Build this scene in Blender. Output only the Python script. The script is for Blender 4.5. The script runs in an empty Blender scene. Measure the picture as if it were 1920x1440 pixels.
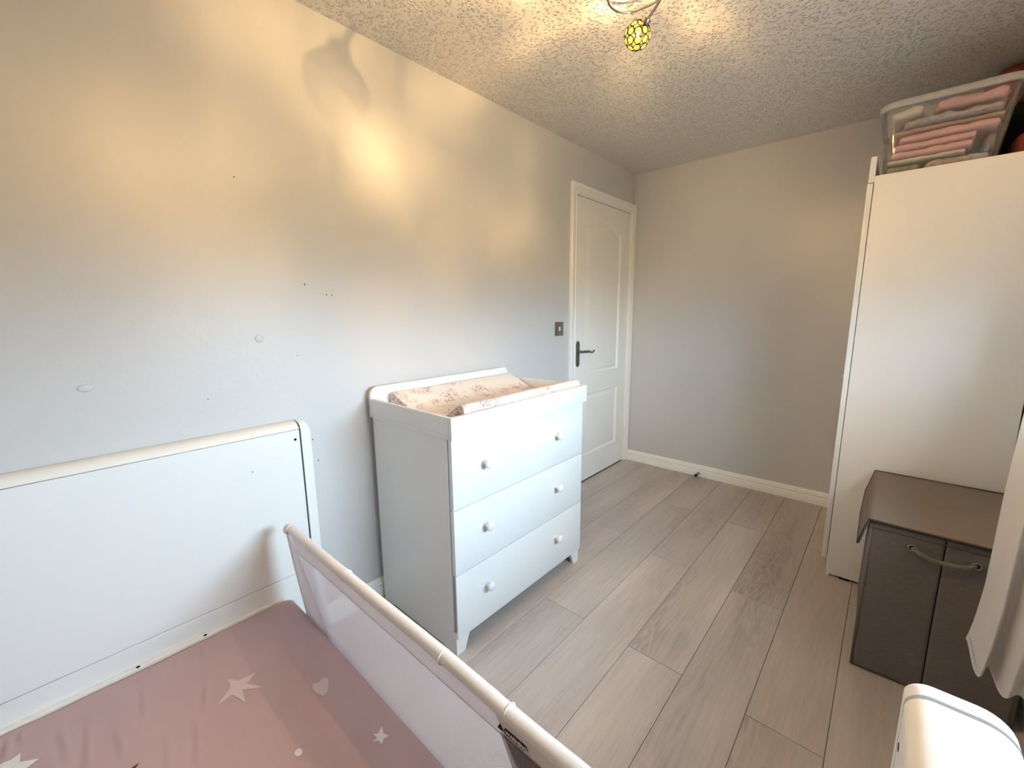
import bpy, bmesh, math, random
from mathutils import Vector, Matrix, noise

random.seed(7)
sc = bpy.context.scene
COL = sc.collection
R = math.radians
PI = math.pi

# ------------------------------------------------------------------ camera
cam_d = bpy.data.cameras.new('camera')
cam_d.sensor_width = 36.0
cam_d.lens = 788.34 / 1920 * 36.0
cam_d.clip_start = 0.02
cam = bpy.data.objects.new('camera', cam_d)
COL.objects.link(cam)
_r = Vector((0.74421143, 0.66786054, -0.01056577))
_u = Vector((-0.10510515, 0.13271291, 0.98556592))
_f = Vector((-0.65962281, 0.73235891, -0.16896205))
cam.matrix_world = Matrix(((_r.x, _u.x, -_f.x, 1.58582515),
                           (_r.y, _u.y, -_f.y, -3.20418157),
                           (_r.z, _u.z, -_f.z, 1.24473151),
                           (0, 0, 0, 1)))
sc.camera = cam

# ------------------------------------------------------------------ view, world, lights
sc.view_settings.view_transform = 'Standard'
sc.view_settings.look = 'None'
sc.view_settings.gamma = 1.0
sc.view_settings.use_curve_mapping = False
sc.view_settings.exposure = 1.0
sc.cycles.max_bounces = 12
sc.cycles.diffuse_bounces = 6
sc.cycles.transparent_max_bounces = 16
sc.cycles.sample_clamp_indirect = 6.0
sc.cycles.caustics_reflective = False
sc.cycles.caustics_refractive = False

SKY_STRENGTH = 33.0
LAMP_STRENGTH = 19400.0
LAMP_COLOR = (1.0, 0.625, 0.258)

world = bpy.data.worlds.new('world')
sc.world = world
world.use_nodes = True
nt = world.node_tree
nt.nodes.clear()
wo = nt.nodes.new('ShaderNodeOutputWorld')
bg = nt.nodes.new('ShaderNodeBackground')
tc = nt.nodes.new('ShaderNodeTexCoord')
sx = nt.nodes.new('ShaderNodeSeparateXYZ')
mr = nt.nodes.new('ShaderNodeMapRange')
mr.inputs['From Min'].default_value = -1
mr.inputs['From Max'].default_value = 1
rp = nt.nodes.new('ShaderNodeValToRGB')
rp.color_ramp.elements[0].position = 0.46
rp.color_ramp.elements[0].color = (0.076, 0.103, 0.09, 1)     # ground and far gardens
rp.color_ramp.elements[1].position = 0.56
rp.color_ramp.elements[1].color = (0.57, 0.80, 1.0, 1)      # pale overcast sky
nt.links.new(tc.outputs['Generated'], sx.inputs[0])
nt.links.new(sx.outputs['Z'], mr.inputs['Value'])
nt.links.new(mr.outputs[0], rp.inputs['Fac'])
nt.links.new(rp.outputs['Color'], bg.inputs['Color'])
bg.inputs['Strength'].default_value = SKY_STRENGTH
nt.links.new(bg.outputs[0], wo.inputs['Surface'])

W = 2.02          # room width (x)
YN = -3.78        # near wall (behind the camera)
H = 2.267
WY0, WY1, WZ0, WZ1 = -2.56, -1.52, 1.03, 1.50     # daylight opening in the right wall

pl = bpy.data.lights.new('window_portal', 'AREA')
pl.shape = 'RECTANGLE'
pl.size = WY1 - WY0
pl.size_y = WZ1 - WZ0
pl.cycles.is_portal = True
po = bpy.data.objects.new('window_portal', pl)
COL.objects.link(po)
po.location = (W + 0.16, (WY0 + WY1) / 2, (WZ0 + WZ1) / 2)
po.rotation_euler = (R(90), 0, R(90))

# ------------------------------------------------------------------ materials
MATS = {}


def mat(name, col, rough=0.5, spec=0.5, metal=0.0, var=0.0, var_scale=8.0, bump=0.0, bump_scale=60.0,
        bump_dist=0.002, stretch=None, sheen=0.0, coat=0.0):
    m = bpy.data.materials.new(name)
    m.use_nodes = True
    n = m.node_tree.nodes
    l = m.node_tree.links
    p = n['Principled BSDF']
    p.inputs['Base Color'].default_value = (*col, 1)
    p.inputs['Roughness'].default_value = rough
    p.inputs['Specular IOR Level'].default_value = spec
    p.inputs['Metallic'].default_value = metal
    p.inputs['Sheen Weight'].default_value = sheen
    p.inputs['Coat Weight'].default_value = coat
    t = n.new('ShaderNodeTexCoord')
    mp = n.new('ShaderNodeMapping')
    if stretch:
        mp.inputs['Scale'].default_value = stretch
    l.new(t.outputs['Object'], mp.inputs[0])
    if var:
        tx = n.new('ShaderNodeTexNoise')
        tx.inputs['Scale'].default_value = var_scale
        tx.inputs['Detail'].default_value = 5
        l.new(mp.outputs[0], tx.inputs['Vector'])
        rmp = n.new('ShaderNodeMapRange')
        rmp.inputs['To Min'].default_value = 1 - var
        rmp.inputs['To Max'].default_value = 1 + var
        l.new(tx.outputs['Fac'], rmp.inputs['Value'])
        mx = n.new('ShaderNodeMix')
        mx.data_type = 'RGBA'
        mx.blend_type = 'MULTIPLY'
        mx.inputs['Factor'].default_value = 1
        mx.inputs['A'].default_value = (*col, 1)
        l.new(rmp.outputs[0], mx.inputs['B'])
        l.new(mx.outputs['Result'], p.inputs['Base Color'])
    if bump:
        bt = n.new('ShaderNodeTexNoise')
        bt.inputs['Scale'].default_value = bump_scale
        bt.inputs['Detail'].default_value = 3
        l.new(mp.outputs[0], bt.inputs['Vector'])
        b = n.new('ShaderNodeBump')
        b.inputs['Strength'].default_value = bump
        b.inputs['Distance'].default_value = bump_dist
        l.new(bt.outputs['Fac'], b.inputs['Height'])
        l.new(b.outputs[0], p.inputs['Normal'])
    MATS[name] = m
    return m


mat('wall_paint', (0.60, 0.595, 0.59), 0.40, 0.42, var=0.015, var_scale=3, bump=0.12, bump_scale=45, bump_dist=0.004)
mat('white_paint', (0.90, 0.89, 0.84), 0.32, 0.5, var=0.02, var_scale=6)
mat('white_board', (0.82, 0.83, 0.82), 0.36, 0.5, var=0.012, var_scale=4)
mat('drawer_white', (0.77, 0.785, 0.78), 0.34, 0.5, var=0.012, var_scale=4)
mat('cream_rail', (0.86, 0.83, 0.77), 0.36, 0.5, var=0.02, var_scale=10)
mat('wardrobe_white', (0.75, 0.73, 0.70), 0.4, 0.45, var=0.015, var_scale=5)
mat('pewter', (0.22, 0.21, 0.19), 0.36, 0.5, metal=0.9, bump=0.15, bump_scale=160)
mat('brushed_steel', (0.34, 0.32, 0.30), 0.38, 0.5, metal=0.9, var=0.06, var_scale=70, stretch=(1, 1, 12))
mat('chrome', (0.42, 0.40, 0.36), 0.14, 0.5, metal=1.0, var=0.03)
mat('shade_wire', (0.0012, 0.0010, 0.0004), 0.6, 0.0, var=0.1)
mat('switch_white', (0.88, 0.87, 0.84), 0.35, var=0.02)
mat('black_rubber', (0.015, 0.015, 0.017), 0.6, 0.3, var=0.1, var_scale=40)
mat('dark_void', (0.02, 0.018, 0.016), 0.9, 0.1, var=0.1)
mat('floor_base', (0.16, 0.13, 0.11), 0.8, 0.2, var=0.1)
mat('sheet_pink', (0.47, 0.335, 0.335), 0.85, 0.15, var=0.05, var_scale=7, bump=0.25, bump_scale=420, bump_dist=0.0006, sheen=0.15)
mat('print_white', (0.72, 0.69, 0.68), 0.85, 0.15, var=0.04, var_scale=30)
mat('print_pale_pink', (0.60, 0.49, 0.485), 0.85, 0.15, var=0.03, var_scale=30)
mat('print_brown', (0.12, 0.05, 0.05), 0.85, 0.15, var=0.05, var_scale=30)
mat('guard_tube', (0.81, 0.775, 0.76), 0.8, 0.2, var=0.06, var_scale=18, bump=0.3, bump_scale=260, bump_dist=0.001, sheen=0.15)
mat('stitch_white', (0.88, 0.86, 0.83), 0.7, 0.2, var=0.03)
mat('ink_black', (0.012, 0.010, 0.012), 0.7, 0.2, var=0.05)
mat('ink_grey', (0.10, 0.08, 0.09), 0.8, 0.1, var=0.05)
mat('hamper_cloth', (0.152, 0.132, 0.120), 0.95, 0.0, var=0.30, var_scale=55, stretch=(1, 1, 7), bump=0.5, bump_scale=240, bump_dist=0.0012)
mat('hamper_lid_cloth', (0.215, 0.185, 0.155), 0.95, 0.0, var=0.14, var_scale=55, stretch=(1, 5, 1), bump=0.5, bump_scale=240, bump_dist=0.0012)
mat('hamper_piping', (0.085, 0.072, 0.066), 0.9, 0.1, var=0.1, var_scale=60)
mat('rope_grey', (0.17, 0.15, 0.13), 0.9, 0.1, var=0.1, var_scale=90)
mat('window_frame', (0.82, 0.82, 0.80), 0.3, 0.5, var=0.01)
mat('cloth_pink', (0.70, 0.43, 0.40), 0.9, 0.1, var=0.08, var_scale=30, bump=0.5, bump_scale=180, bump_dist=0.002)
mat('cloth_cream', (0.66, 0.58, 0.48), 0.9, 0.1, var=0.10, var_scale=30, bump=0.4, bump_scale=160, bump_dist=0.002)
mat('cloth_grey', (0.44, 0.37, 0.36), 0.9, 0.1, var=0.6, var_scale=70, bump=0.4, bump_scale=160, bump_dist=0.002)
mat('cloth_green', (0.28, 0.31, 0.23), 0.9, 0.1, var=0.75, var_scale=45, bump=0.4, bump_scale=160, bump_dist=0.002)
mat('cloth_mauve', (0.22, 0.18, 0.185), 0.9, 0.1, var=0.22, var_scale=60, bump=0.4, bump_scale=160, bump_dist=0.002)
mat('cloth_brown', (0.42, 0.28, 0.23), 0.9, 0.1, var=0.10, var_scale=40, bump=0.3, bump_scale=160, bump_dist=0.002)
mat('cloth_red', (0.30, 0.07, 0.05), 0.9, 0.1, var=0.14, var_scale=40, bump=0.4, bump_scale=160, bump_dist=0.002)
mat('bag_pink', (0.23, 0.065, 0.062), 0.75, 0.25, var=0.85, var_scale=17, bump=0.4, bump_scale=60, bump_dist=0.004)
mat('bag_black', (0.012, 0.011, 0.011), 0.85, 0.2, var=0.1, var_scale=40)
mat('exterior_ground', (0.12, 0.13, 0.09), 0.9, 0.1, var=0.2)


def P(name):
    return MATS[name].node_tree.nodes['Principled BSDF']


# ceiling: stippled artex
m = mat('ceiling_artex', (0.71, 0.68, 0.64), 0.34, 0.5)
n, l = m.node_tree.nodes, m.node_tree.links
t = n.new('ShaderNodeTexCoord')
nw = n.new('ShaderNodeTexNoise')
nw.inputs['Scale'].default_value = 70
l.new(t.outputs['Object'], nw.inputs['Vector'])
vm = n.new('ShaderNodeVectorMath'); vm.operation = 'MULTIPLY_ADD'
vm.inputs[1].default_value = (0.010, 0.010, 0.010)
l.new(nw.outputs['Color'], vm.inputs[0]); l.new(t.outputs['Object'], vm.inputs[2])
v1 = n.new('ShaderNodeTexVoronoi')
v1.inputs['Scale'].default_value = 88
l.new(vm.outputs[0], v1.inputs['Vector'])
cr = n.new('ShaderNodeValToRGB')
cr.color_ramp.interpolation = 'EASE'
cr.color_ramp.elements[0].position = 0.06
cr.color_ramp.elements[0].color = (1, 1, 1, 1)
cr.color_ramp.elements[1].position = 0.46
cr.color_ramp.elements[1].color = (0, 0, 0, 1)
l.new(v1.outputs['Distance'], cr.inputs['Fac'])
b = n.new('ShaderNodeBump')
b.inputs['Strength'].default_value = 0.9
b.inputs['Distance'].default_value = 0.0075
l.new(cr.outputs['Color'], b.inputs['Height'])
l.new(b.outputs[0], P('ceiling_artex').inputs['Normal'])


# oak laminate planks: colour per object, cathedral grain along y
m = mat('oak_laminate', (0.40, 0.34, 0.30), 0.42, 0.4)
n, l = m.node_tree.nodes, m.node_tree.links
p = P('oak_laminate')
t = n.new('ShaderNodeTexCoord')
oi = n.new('ShaderNodeObjectInfo')
mu = n.new('ShaderNodeVectorMath'); mu.operation = 'SCALE'
cmb = n.new('ShaderNodeCombineXYZ')
l.new(oi.outputs['Random'], cmb.inputs['X']); l.new(oi.outputs['Random'], cmb.inputs['Y']); l.new(oi.outputs['Random'], cmb.inputs['Z'])
l.new(cmb.outputs[0], mu.inputs[0]); mu.inputs['Scale'].default_value = 37.0
ad = n.new('ShaderNodeVectorMath'); ad.operation = 'ADD'
l.new(t.outputs['Object'], ad.inputs[0]); l.new(mu.outputs[0], ad.inputs[1])
mp = n.new('ShaderNodeMapping'); mp.inputs['Scale'].default_value = (5.5, 0.9, 1)
l.new(ad.outputs[0], mp.inputs[0])
n1 = n.new('ShaderNodeTexNoise'); n1.inputs['Scale'].default_value = 1.6; n1.inputs['Detail'].default_value = 3; n1.inputs['Distortion'].default_value = 0.5
l.new(mp.outputs[0], n1.inputs['Vector'])
# contour lines of the low noise make cathedral arches
mm = n.new('ShaderNodeMath'); mm.operation = 'MULTIPLY'; mm.inputs[1].default_value = 16.0
l.new(n1.outputs['Fac'], mm.inputs[0])
sn = n.new('ShaderNodeMath'); sn.operation = 'SINE'
mm2 = n.new('ShaderNodeMath'); mm2.operation = 'MULTIPLY'; mm2.inputs[1].default_value = 6.283
l.new(mm.outputs[0], mm2.inputs[0]); l.new(mm2.outputs[0], sn.inputs[0])
mp2 = n.new('ShaderNodeMapping'); mp2.inputs['Scale'].default_value = (95, 6, 1)
l.new(ad.outputs[0], mp2.inputs[0])
n2 = n.new('ShaderNodeTexNoise'); n2.inputs['Scale'].default_value = 1.0; n2.inputs['Detail'].default_value = 4; n2.inputs['Roughness'].default_value = 0.7
l.new(mp2.outputs[0], n2.inputs['Vector'])
n3 = n.new('ShaderNodeTexNoise'); n3.inputs['Scale'].default_value = 0.9; n3.inputs['Detail'].default_value = 2
l.new(mp.outputs[0], n3.inputs['Vector'])
mk = n.new('ShaderNodeMapRange'); mk.inputs['From Min'].default_value = 0.45; mk.inputs['From Max'].default_value = 0.72
l.new(n3.outputs['Fac'], mk.inputs['Value'])
ms = n.new('ShaderNodeMath'); ms.operation = 'MULTIPLY'
l.new(sn.outputs[0], ms.inputs[0]); l.new(mk.outputs[0], ms.inputs[1])
s1 = n.new('ShaderNodeMath'); s1.operation = 'MULTIPLY'; s1.inputs[1].default_value = 0.10
l.new(ms.outputs[0], s1.inputs[0])
s2 = n.new('ShaderNodeMapRange'); s2.inputs['To Min'].default_value = -0.26; s2.inputs['To Max'].default_value = 0.24
l.new(n2.outputs['Fac'], s2.inputs['Value'])
s3 = n.new('ShaderNodeMapRange'); s3.inputs['From Min'].default_value = 0.3; s3.inputs['From Max'].default_value = 0.7
s3.inputs['To Min'].default_value = 1.14; s3.inputs['To Max'].default_value = 0.84
l.new(n3.outputs['Fac'], s3.inputs['Value'])
s4 = n.new('ShaderNodeMapRange'); s4.inputs['To Min'].default_value = -0.025; s4.inputs['To Max'].default_value = 0.025
l.new(oi.outputs['Random'], s4.inputs['Value'])
a1 = n.new('ShaderNodeMath'); a1.operation = 'ADD'; l.new(s1.outputs[0], a1.inputs[0]); l.new(s2.outputs[0], a1.inputs[1])
a2 = n.new('ShaderNodeMath'); a2.operation = 'ADD'; l.new(a1.outputs[0], a2.inputs[0]); l.new(s3.outputs[0], a2.inputs[1])
a3 = n.new('ShaderNodeMath'); a3.operation = 'ADD'; l.new(a2.outputs[0], a3.inputs[0]); l.new(s4.outputs[0], a3.inputs[1])
mx = n.new('ShaderNodeMix'); mx.data_type = 'RGBA'; mx.blend_type = 'MULTIPLY'; mx.inputs['Factor'].default_value = 1
mx.inputs['A'].default_value = (0.47, 0.412, 0.374, 1)
l.new(a3.outputs[0], mx.inputs['B']); l.new(mx.outputs['Result'], p.inputs['Base Color'])
b = n.new('ShaderNodeBump'); b.inputs['Strength'].default_value = 0.12; b.inputs['Distance'].default_value = 0.001
l.new(n2.outputs['Fac'], b.inputs['Height']); l.new(b.outputs[0], p.inputs['Normal'])

# toile-print wipe-clean cover of the changing mat: clusters of pink pen strokes on cream
m = mat('toile_print', (0.80, 0.74, 0.69), 0.4, 0.45)
n, l = m.node_tree.nodes, m.node_tree.links
p = P('toile_print')
t = n.new('ShaderNodeTexCoord')
vo = n.new('ShaderNodeTexVoronoi'); vo.inputs['Scale'].default_value = 7.6; vo.inputs['Randomness'].default_value = 0.65
l.new(t.outputs['Object'], vo.inputs['Vector'])
mask = n.new('ShaderNodeMapRange'); mask.inputs['From Min'].default_value = 0.58; mask.inputs['From Max'].default_value = 0.36
l.new(vo.outputs['Distance'], mask.inputs['Value'])
ns = n.new('ShaderNodeTexNoise'); ns.inputs['Scale'].default_value = 34; ns.inputs['Detail'].default_value = 3; ns.inputs['Distortion'].default_value = 1.4
l.new(t.outputs['Object'], ns.inputs['Vector'])
w1 = n.new('ShaderNodeMath'); w1.operation = 'MULTIPLY'; w1.inputs[1].default_value = 30
w2 = n.new('ShaderNodeMath'); w2.operation = 'SINE'
l.new(ns.outputs['Fac'], w1.inputs[0]); l.new(w1.outputs[0], w2.inputs[0])
w3 = n.new('ShaderNodeMapRange'); w3.inputs['From Min'].default_value = 0.05; w3.inputs['From Max'].default_value = 0.75
l.new(w2.outputs[0], w3.inputs['Value'])
n4 = n.new('ShaderNodeTexNoise'); n4.inputs['Scale'].default_value = 22; n4.inputs['Detail'].default_value = 2
l.new(t.outputs['Object'], n4.inputs['Vector'])
m4 = n.new('ShaderNodeMapRange'); m4.inputs['From Min'].default_value = 0.40; m4.inputs['From Max'].default_value = 0.52
l.new(n4.outputs['Fac'], m4.inputs['Value'])
w4 = n.new('ShaderNodeMath'); w4.operation = 'MULTIPLY'; l.new(w3.outputs[0], w4.inputs[0]); l.new(mask.outputs[0], w4.inputs[1])
w5 = n.new('ShaderNodeMath'); w5.operation = 'MULTIPLY'; l.new(w4.outputs[0], w5.inputs[0]); l.new(m4.outputs[0], w5.inputs[1])
mx = n.new('ShaderNodeMix'); mx.data_type = 'RGBA'
mx.inputs['A'].default_value = (0.82, 0.755, 0.70, 1); mx.inputs['B'].default_value = (0.46, 0.22, 0.235, 1)
l.new(w5.outputs[0], mx.inputs['Factor']); l.new(mx.outputs['Result'], p.inputs['Base Color'])


def mix_surface(name, col, alpha, kind='diffuse', gloss=0.06, rough=0.15, translucent=0.0):
    """cloth mesh or clear plastic: partly see-through surface"""
    m = bpy.data.materials.new(name)
    m.use_nodes = True
    n, l = m.node_tree.nodes, m.node_tree.links
    n.clear()
    out = n.new('ShaderNodeOutputMaterial')
    tr = n.new('ShaderNodeBsdfTransparent')
    df = n.new('ShaderNodeBsdfDiffuse'); df.inputs['Color'].default_value = (*col, 1)
    tl = n.new('ShaderNodeBsdfTranslucent'); tl.inputs['Color'].default_value = (*col, 1)
    gl = n.new('ShaderNodeBsdfGlossy'); gl.inputs['Roughness'].default_value = rough
    a = n.new('ShaderNodeMixShader'); a.inputs[0].default_value = translucent
    l.new(df.outputs[0], a.inputs[1]); l.new(tl.outputs[0], a.inputs[2])
    b_ = n.new('ShaderNodeMixShader'); b_.inputs[0].default_value = alpha
    l.new(tr.outputs[0], b_.inputs[1]); l.new(a.outputs[0], b_.inputs[2])
    c = n.new('ShaderNodeMixShader'); c.inputs[0].default_value = gloss
    if gloss:
        fr = n.new('ShaderNodeLayerWeight'); fr.inputs['Blend'].default_value = 0.25
        g2 = n.new('ShaderNodeMath'); g2.operation = 'MULTIPLY_ADD'; g2.inputs[1].default_value = 0.35; g2.inputs[2].default_value = gloss
        l.new(fr.outputs['Fresnel'], g2.inputs[0]); l.new(g2.outputs[0], c.inputs[0])
    l.new(b_.outputs[0], c.inputs[1]); l.new(gl.outputs[0], c.inputs[2])
    l.new(c.outputs[0], out.inputs['Surface'])
    MATS[name] = m
    return m, b_, n, l


mix_surface('clear_plastic', (0.62, 0.60, 0.58), 0.05, gloss=0.025, rough=0.08)
mix_surface('milky_plastic', (0.60, 0.57, 0.53), 0.55, gloss=0.05, rough=0.2)
mix_surface('window_glass', (0.9, 0.9, 0.9), 0.0, gloss=0.02, rough=0.0)
mix_surface('crystal', (0.0170, 0.0155, 0.0058), 0.60, gloss=0.0, rough=0.05, translucent=0.6)
mix_surface('voile', (0.66, 0.63, 0.61), 0.90, gloss=0.0, translucent=0.12)
mix_surface('guard_sleeve', (0.90, 0.86, 0.875), 0.96, gloss=0.0, translucent=0.42)
mat('gap_grey', (0.060, 0.062, 0.064), 0.6, 0.2, var=0.05)
mat('label_cloth', (0.72, 0.67, 0.67), 0.85, 0.1, var=0.03)
# guard mesh: fine knit lines
m, msh, n, l = mix_surface('guard_mesh', (0.90, 0.88, 0.94), 0.5, gloss=0.0, translucent=0.35)
t = n.new('ShaderNodeTexCoord')
wv = n.new('ShaderNodeTexWave'); wv.inputs['Scale'].default_value = 38; wv.inputs['Distortion'].default_value = 0.6
wv.wave_type = 'BANDS'; wv.bands_direction = 'Z'
l.new(t.outputs['Object'], wv.inputs['Vector'])
mr2 = n.new('ShaderNodeMapRange'); mr2.inputs['To Min'].default_value = 0.44; mr2.inputs['To Max'].default_value = 0.60
l.new(wv.outputs['Fac'], mr2.inputs['Value']); l.new(mr2.outputs[0], msh.inputs[0])

# glowing bulb
m = bpy.data.materials.new('bulb_glow'); m.use_nodes = True
n, l = m.node_tree.nodes, m.node_tree.links
n.clear()
out = n.new('ShaderNodeOutputMaterial'); em = n.new('ShaderNodeEmission')
em.inputs['Color'].default_value = (*LAMP_COLOR, 1); em.inputs['Strength'].default_value = LAMP_STRENGTH
l.new(em.outputs[0], out.inputs['Surface'])
MATS['bulb_glow'] = m

# ------------------------------------------------------------------ helpers


def link(name, me, mt, parent=None, loc=(0, 0, 0)):
    o = bpy.data.objects.new(name, me)
    COL.objects.link(o)
    if mt:
        me.materials.append(MATS[mt])
    o.location = loc
    if parent:
        o.parent = parent
    return o


def obj(name, bm, mt, parent=None, smooth=False, loc=(0, 0, 0), auto=None):
    bmesh.ops.recalc_face_normals(bm, faces=bm.faces[:])
    me = bpy.data.meshes.new(name)
    bm.to_mesh(me)
    bm.free()
    if smooth or auto:
        for f in me.polygons:
            f.use_smooth = True
        if auto:
            me.set_sharp_from_angle(angle=R(auto))
    return link(name, me, mt, parent, loc)


def empty(name, loc=(0, 0, 0)):
    o = bpy.data.objects.new(name, None)
    COL.objects.link(o)
    o.location = loc
    o.empty_display_size = 0.05
    return o


def tag(o, label, cat, group=None):
    o['label'] = label
    o['category'] = cat
    if group:
        o['group'] = group
    return o


def struct(o):
    o['kind'] = 'structure'
    return o


def box(bm, x0, x1, y0, y1, z0, z1, bev=0.0, seg=2):
    r = bmesh.ops.create_cube(bm, size=1.0)
    vs = r['verts']
    for v in vs:
        v.co = Vector(((x0 + x1) / 2 + v.co.x * (x1 - x0), (y0 + y1) / 2 + v.co.y * (y1 - y0), (z0 + z1) / 2 + v.co.z * (z1 - z0)))
    if bev:
        es = list({e for v in vs for e in v.link_edges})
        bmesh.ops.bevel(bm, geom=es, offset=bev, segments=seg, affect='EDGES', profile=0.6)
    return bm


def bx(name, mt, parent, x0, x1, y0, y1, z0, z1, bev=0.002, seg=2):
    return obj(name, box(bmesh.new(), x0, x1, y0, y1, z0, z1, bev, seg), mt, parent, auto=40)


def loft(bm, loops, close=True, cap0=False, cap1=False, wrap=False):
    """quads between successive vertex loops"""
    vl = [[bm.verts.new(c) for c in lp] for lp in loops]
    nl = len(vl)
    for i in range(nl if wrap else nl - 1):
        a, b_ = vl[i], vl[(i + 1) % nl]
        k = len(a)
        for j in range(k if close else k - 1):
            bm.faces.new((a[j], a[(j + 1) % k], b_[(j + 1) % k], b_[j]))
    if cap0:
        bm.faces.new(vl[0])
    if cap1:
        bm.faces.new(vl[-1])
    return vl


def tube(bm, pts, r, seg=10, closed=False, caps=True):
    pts = [Vector(p) for p in pts]
    loops = []
    up = Vector((0, 0, 1))
    prev = None
    k = len(pts)
    for i, p in enumerate(pts):
        if closed:
            d = pts[(i + 1) % k] - pts[i - 1]
        else:
            d = pts[min(i + 1, k - 1)] - pts[max(i - 1, 0)]
        d.normalize()
        if prev is None:
            a = up if abs(d.dot(up)) < 0.9 else Vector((1, 0, 0))
            s = d.cross(a).normalized()
        else:
            s = (prev - d * prev.dot(d)).normalized()
        prev = s
        t_ = d.cross(s)
        rr = r[i] if isinstance(r, (list, tuple)) else r
        loops.append([p + (s * math.cos(q) + t_ * math.sin(q)) * rr for q in [2 * PI * j / seg for j in range(seg)]])
    loft(bm, loops, cap0=caps and not closed, cap1=caps and not closed, wrap=closed)
    return bm


def lathe(bm, prof, axis='x', origin=(0, 0, 0), seg=20):
    """prof: list of (distance along axis, radius)"""
    o = Vector(origin)
    ax = {'x': (Vector((1, 0, 0)), Vector((0, 1, 0)), Vector((0, 0, 1))),
          'y': (Vector((0, 1, 0)), Vector((0, 0, 1)), Vector((1, 0, 0))),
          'z': (Vector((0, 0, 1)), Vector((1, 0, 0)), Vector((0, 1, 0)))}[axis]
    loops = [[o + ax[0] * h + (ax[1] * math.cos(q) + ax[2] * math.sin(q)) * max(r, 1e-5) for q in [2 * PI * j / seg for j in range(seg)]] for h, r in prof]
    loft(bm, loops, cap0=True, cap1=True)
    return bm


def catmull(pts, n=8, closed=False):
    pts = [Vector(p) for p in pts]
    out = []
    k = len(pts)
    rng = k if closed else k - 1
    for i in range(rng):
        p0 = pts[i - 1] if (closed or i > 0) else pts[0]
        p1 = pts[i]
        p2 = pts[(i + 1) % k]
        p3 = pts[(i + 2) % k] if (closed or i + 2 < k) else pts[-1]
        for j in range(n):
            t_ = j / n
            out.append(0.5 * ((2 * p1) + (-p0 + p2) * t_ + (2 * p0 - 5 * p1 + 4 * p2 - p3) * t_ ** 2 + (-p0 + 3 * p1 - 3 * p2 + p3) * t_ ** 3))
    if not closed:
        out.append(pts[-1])
    return out


def extrude_profile(bm, prof, axis, a0, a1):
    """prof = closed list of 2-D points in the plane across axis; 'y': (x,z)  'x': (y,z)  'z': (x,y)"""
    def mk(q, a):
        return {'y': (q[0], a, q[1]), 'x': (a, q[0], q[1]), 'z': (q[0], q[1], a)}[axis]
    loft(bm, [[mk(q, a0) for q in prof], [mk(q, a1) for q in prof]], cap0=True, cap1=True)
    return bm


def rrect(x0, x1, y0, y1, r, z, seg=5):
    out = []
    for cx, cy, a0 in ((x1 - r, y1 - r, 0), (x0 + r, y1 - r, 90), (x0 + r, y0 + r, 180), (x1 - r, y0 + r, 270)):
        for i in range(seg + 1):
            a = R(a0 + 90 * i / seg)
            out.append((cx + r * math.cos(a), cy + r * math.sin(a), z))
    return out


# ------------------------------------------------------------------ room shell
DY0, DY1, DZ = -0.812, -0.052, 1.985      # door opening in the left wall

bm = bmesh.new()
box(bm, -0.12, 0, YN - 0.12, DY0, -0.05, H + 0.06)
box(bm, -0.12, 0, DY1, 0.12, -0.05, H + 0.06)
box(bm, -0.12, 0, DY0, DY1, DZ, H + 0.06)
wall_left = struct(obj('wall_left', bm, 'wall_paint'))
wall_back = struct(obj('wall_back', box(bmesh.new(), 0, W, 0, 0.12, -0.05, H + 0.06), 'wall_paint'))
bm = bmesh.new()
box(bm, W, W + 0.24, YN - 0.12, WY0, -0.05, H + 0.06)
box(bm, W, W + 0.24, WY1, 0.12, -0.05, H + 0.06)
box(bm, W, W + 0.24, WY0, WY1, -0.05, WZ0)
box(bm, W, W + 0.24, WY0, WY1, WZ1, H + 0.06)
wall_right = struct(obj('wall_right', bm, 'wall_paint'))
wall_front = struct(obj('wall_front', box(bmesh.new(), 0, W, YN - 0.12, YN, -0.05, H + 0.06), 'wall_paint'))
ceiling = struct(obj('ceiling', box(bmesh.new(), -0.12, W + 0.24, YN - 0.12, 0.12, H, H + 0.08), 'ceiling_artex'))

# window in the right wall
bm = bmesh.new()
fx0, fx1 = W + 0.13, W + 0.19
box(bm, fx0, fx1, WY0, WY0 + 0.05, WZ0, WZ1, 0.004)
box(bm, fx0, fx1, WY1 - 0.05, WY1, WZ0, WZ1, 0.004)
box(bm, fx0, fx1, WY0, WY1, WZ0, WZ0 + 0.05, 0.004)
box(bm, fx0, fx1, WY0, WY1, WZ1 - 0.05, WZ1, 0.004)
window = struct(obj('window_1', bm, 'window_frame', auto=40))
bx('window_pane', 'window_glass', window, W + 0.157, W + 0.163, WY0 + 0.045, WY1 - 0.045, WZ0 + 0.045, WZ1 - 0.045, 0)
bx('window_sill', 'white_paint', window, W - 0.012, W + 0.14, WY0 + 0.002, WY1 - 0.002, WZ0 - 0.006, WZ0 + 0.014, 0.004)

# floor: sub-floor with one object per laminate plank
floor = struct(obj('floor', box(bmesh.new(), -0.12, W + 0.24, YN - 0.12, 0.12, -0.06, -0.009), 'floor_base'))
plank_cache = {}


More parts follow.
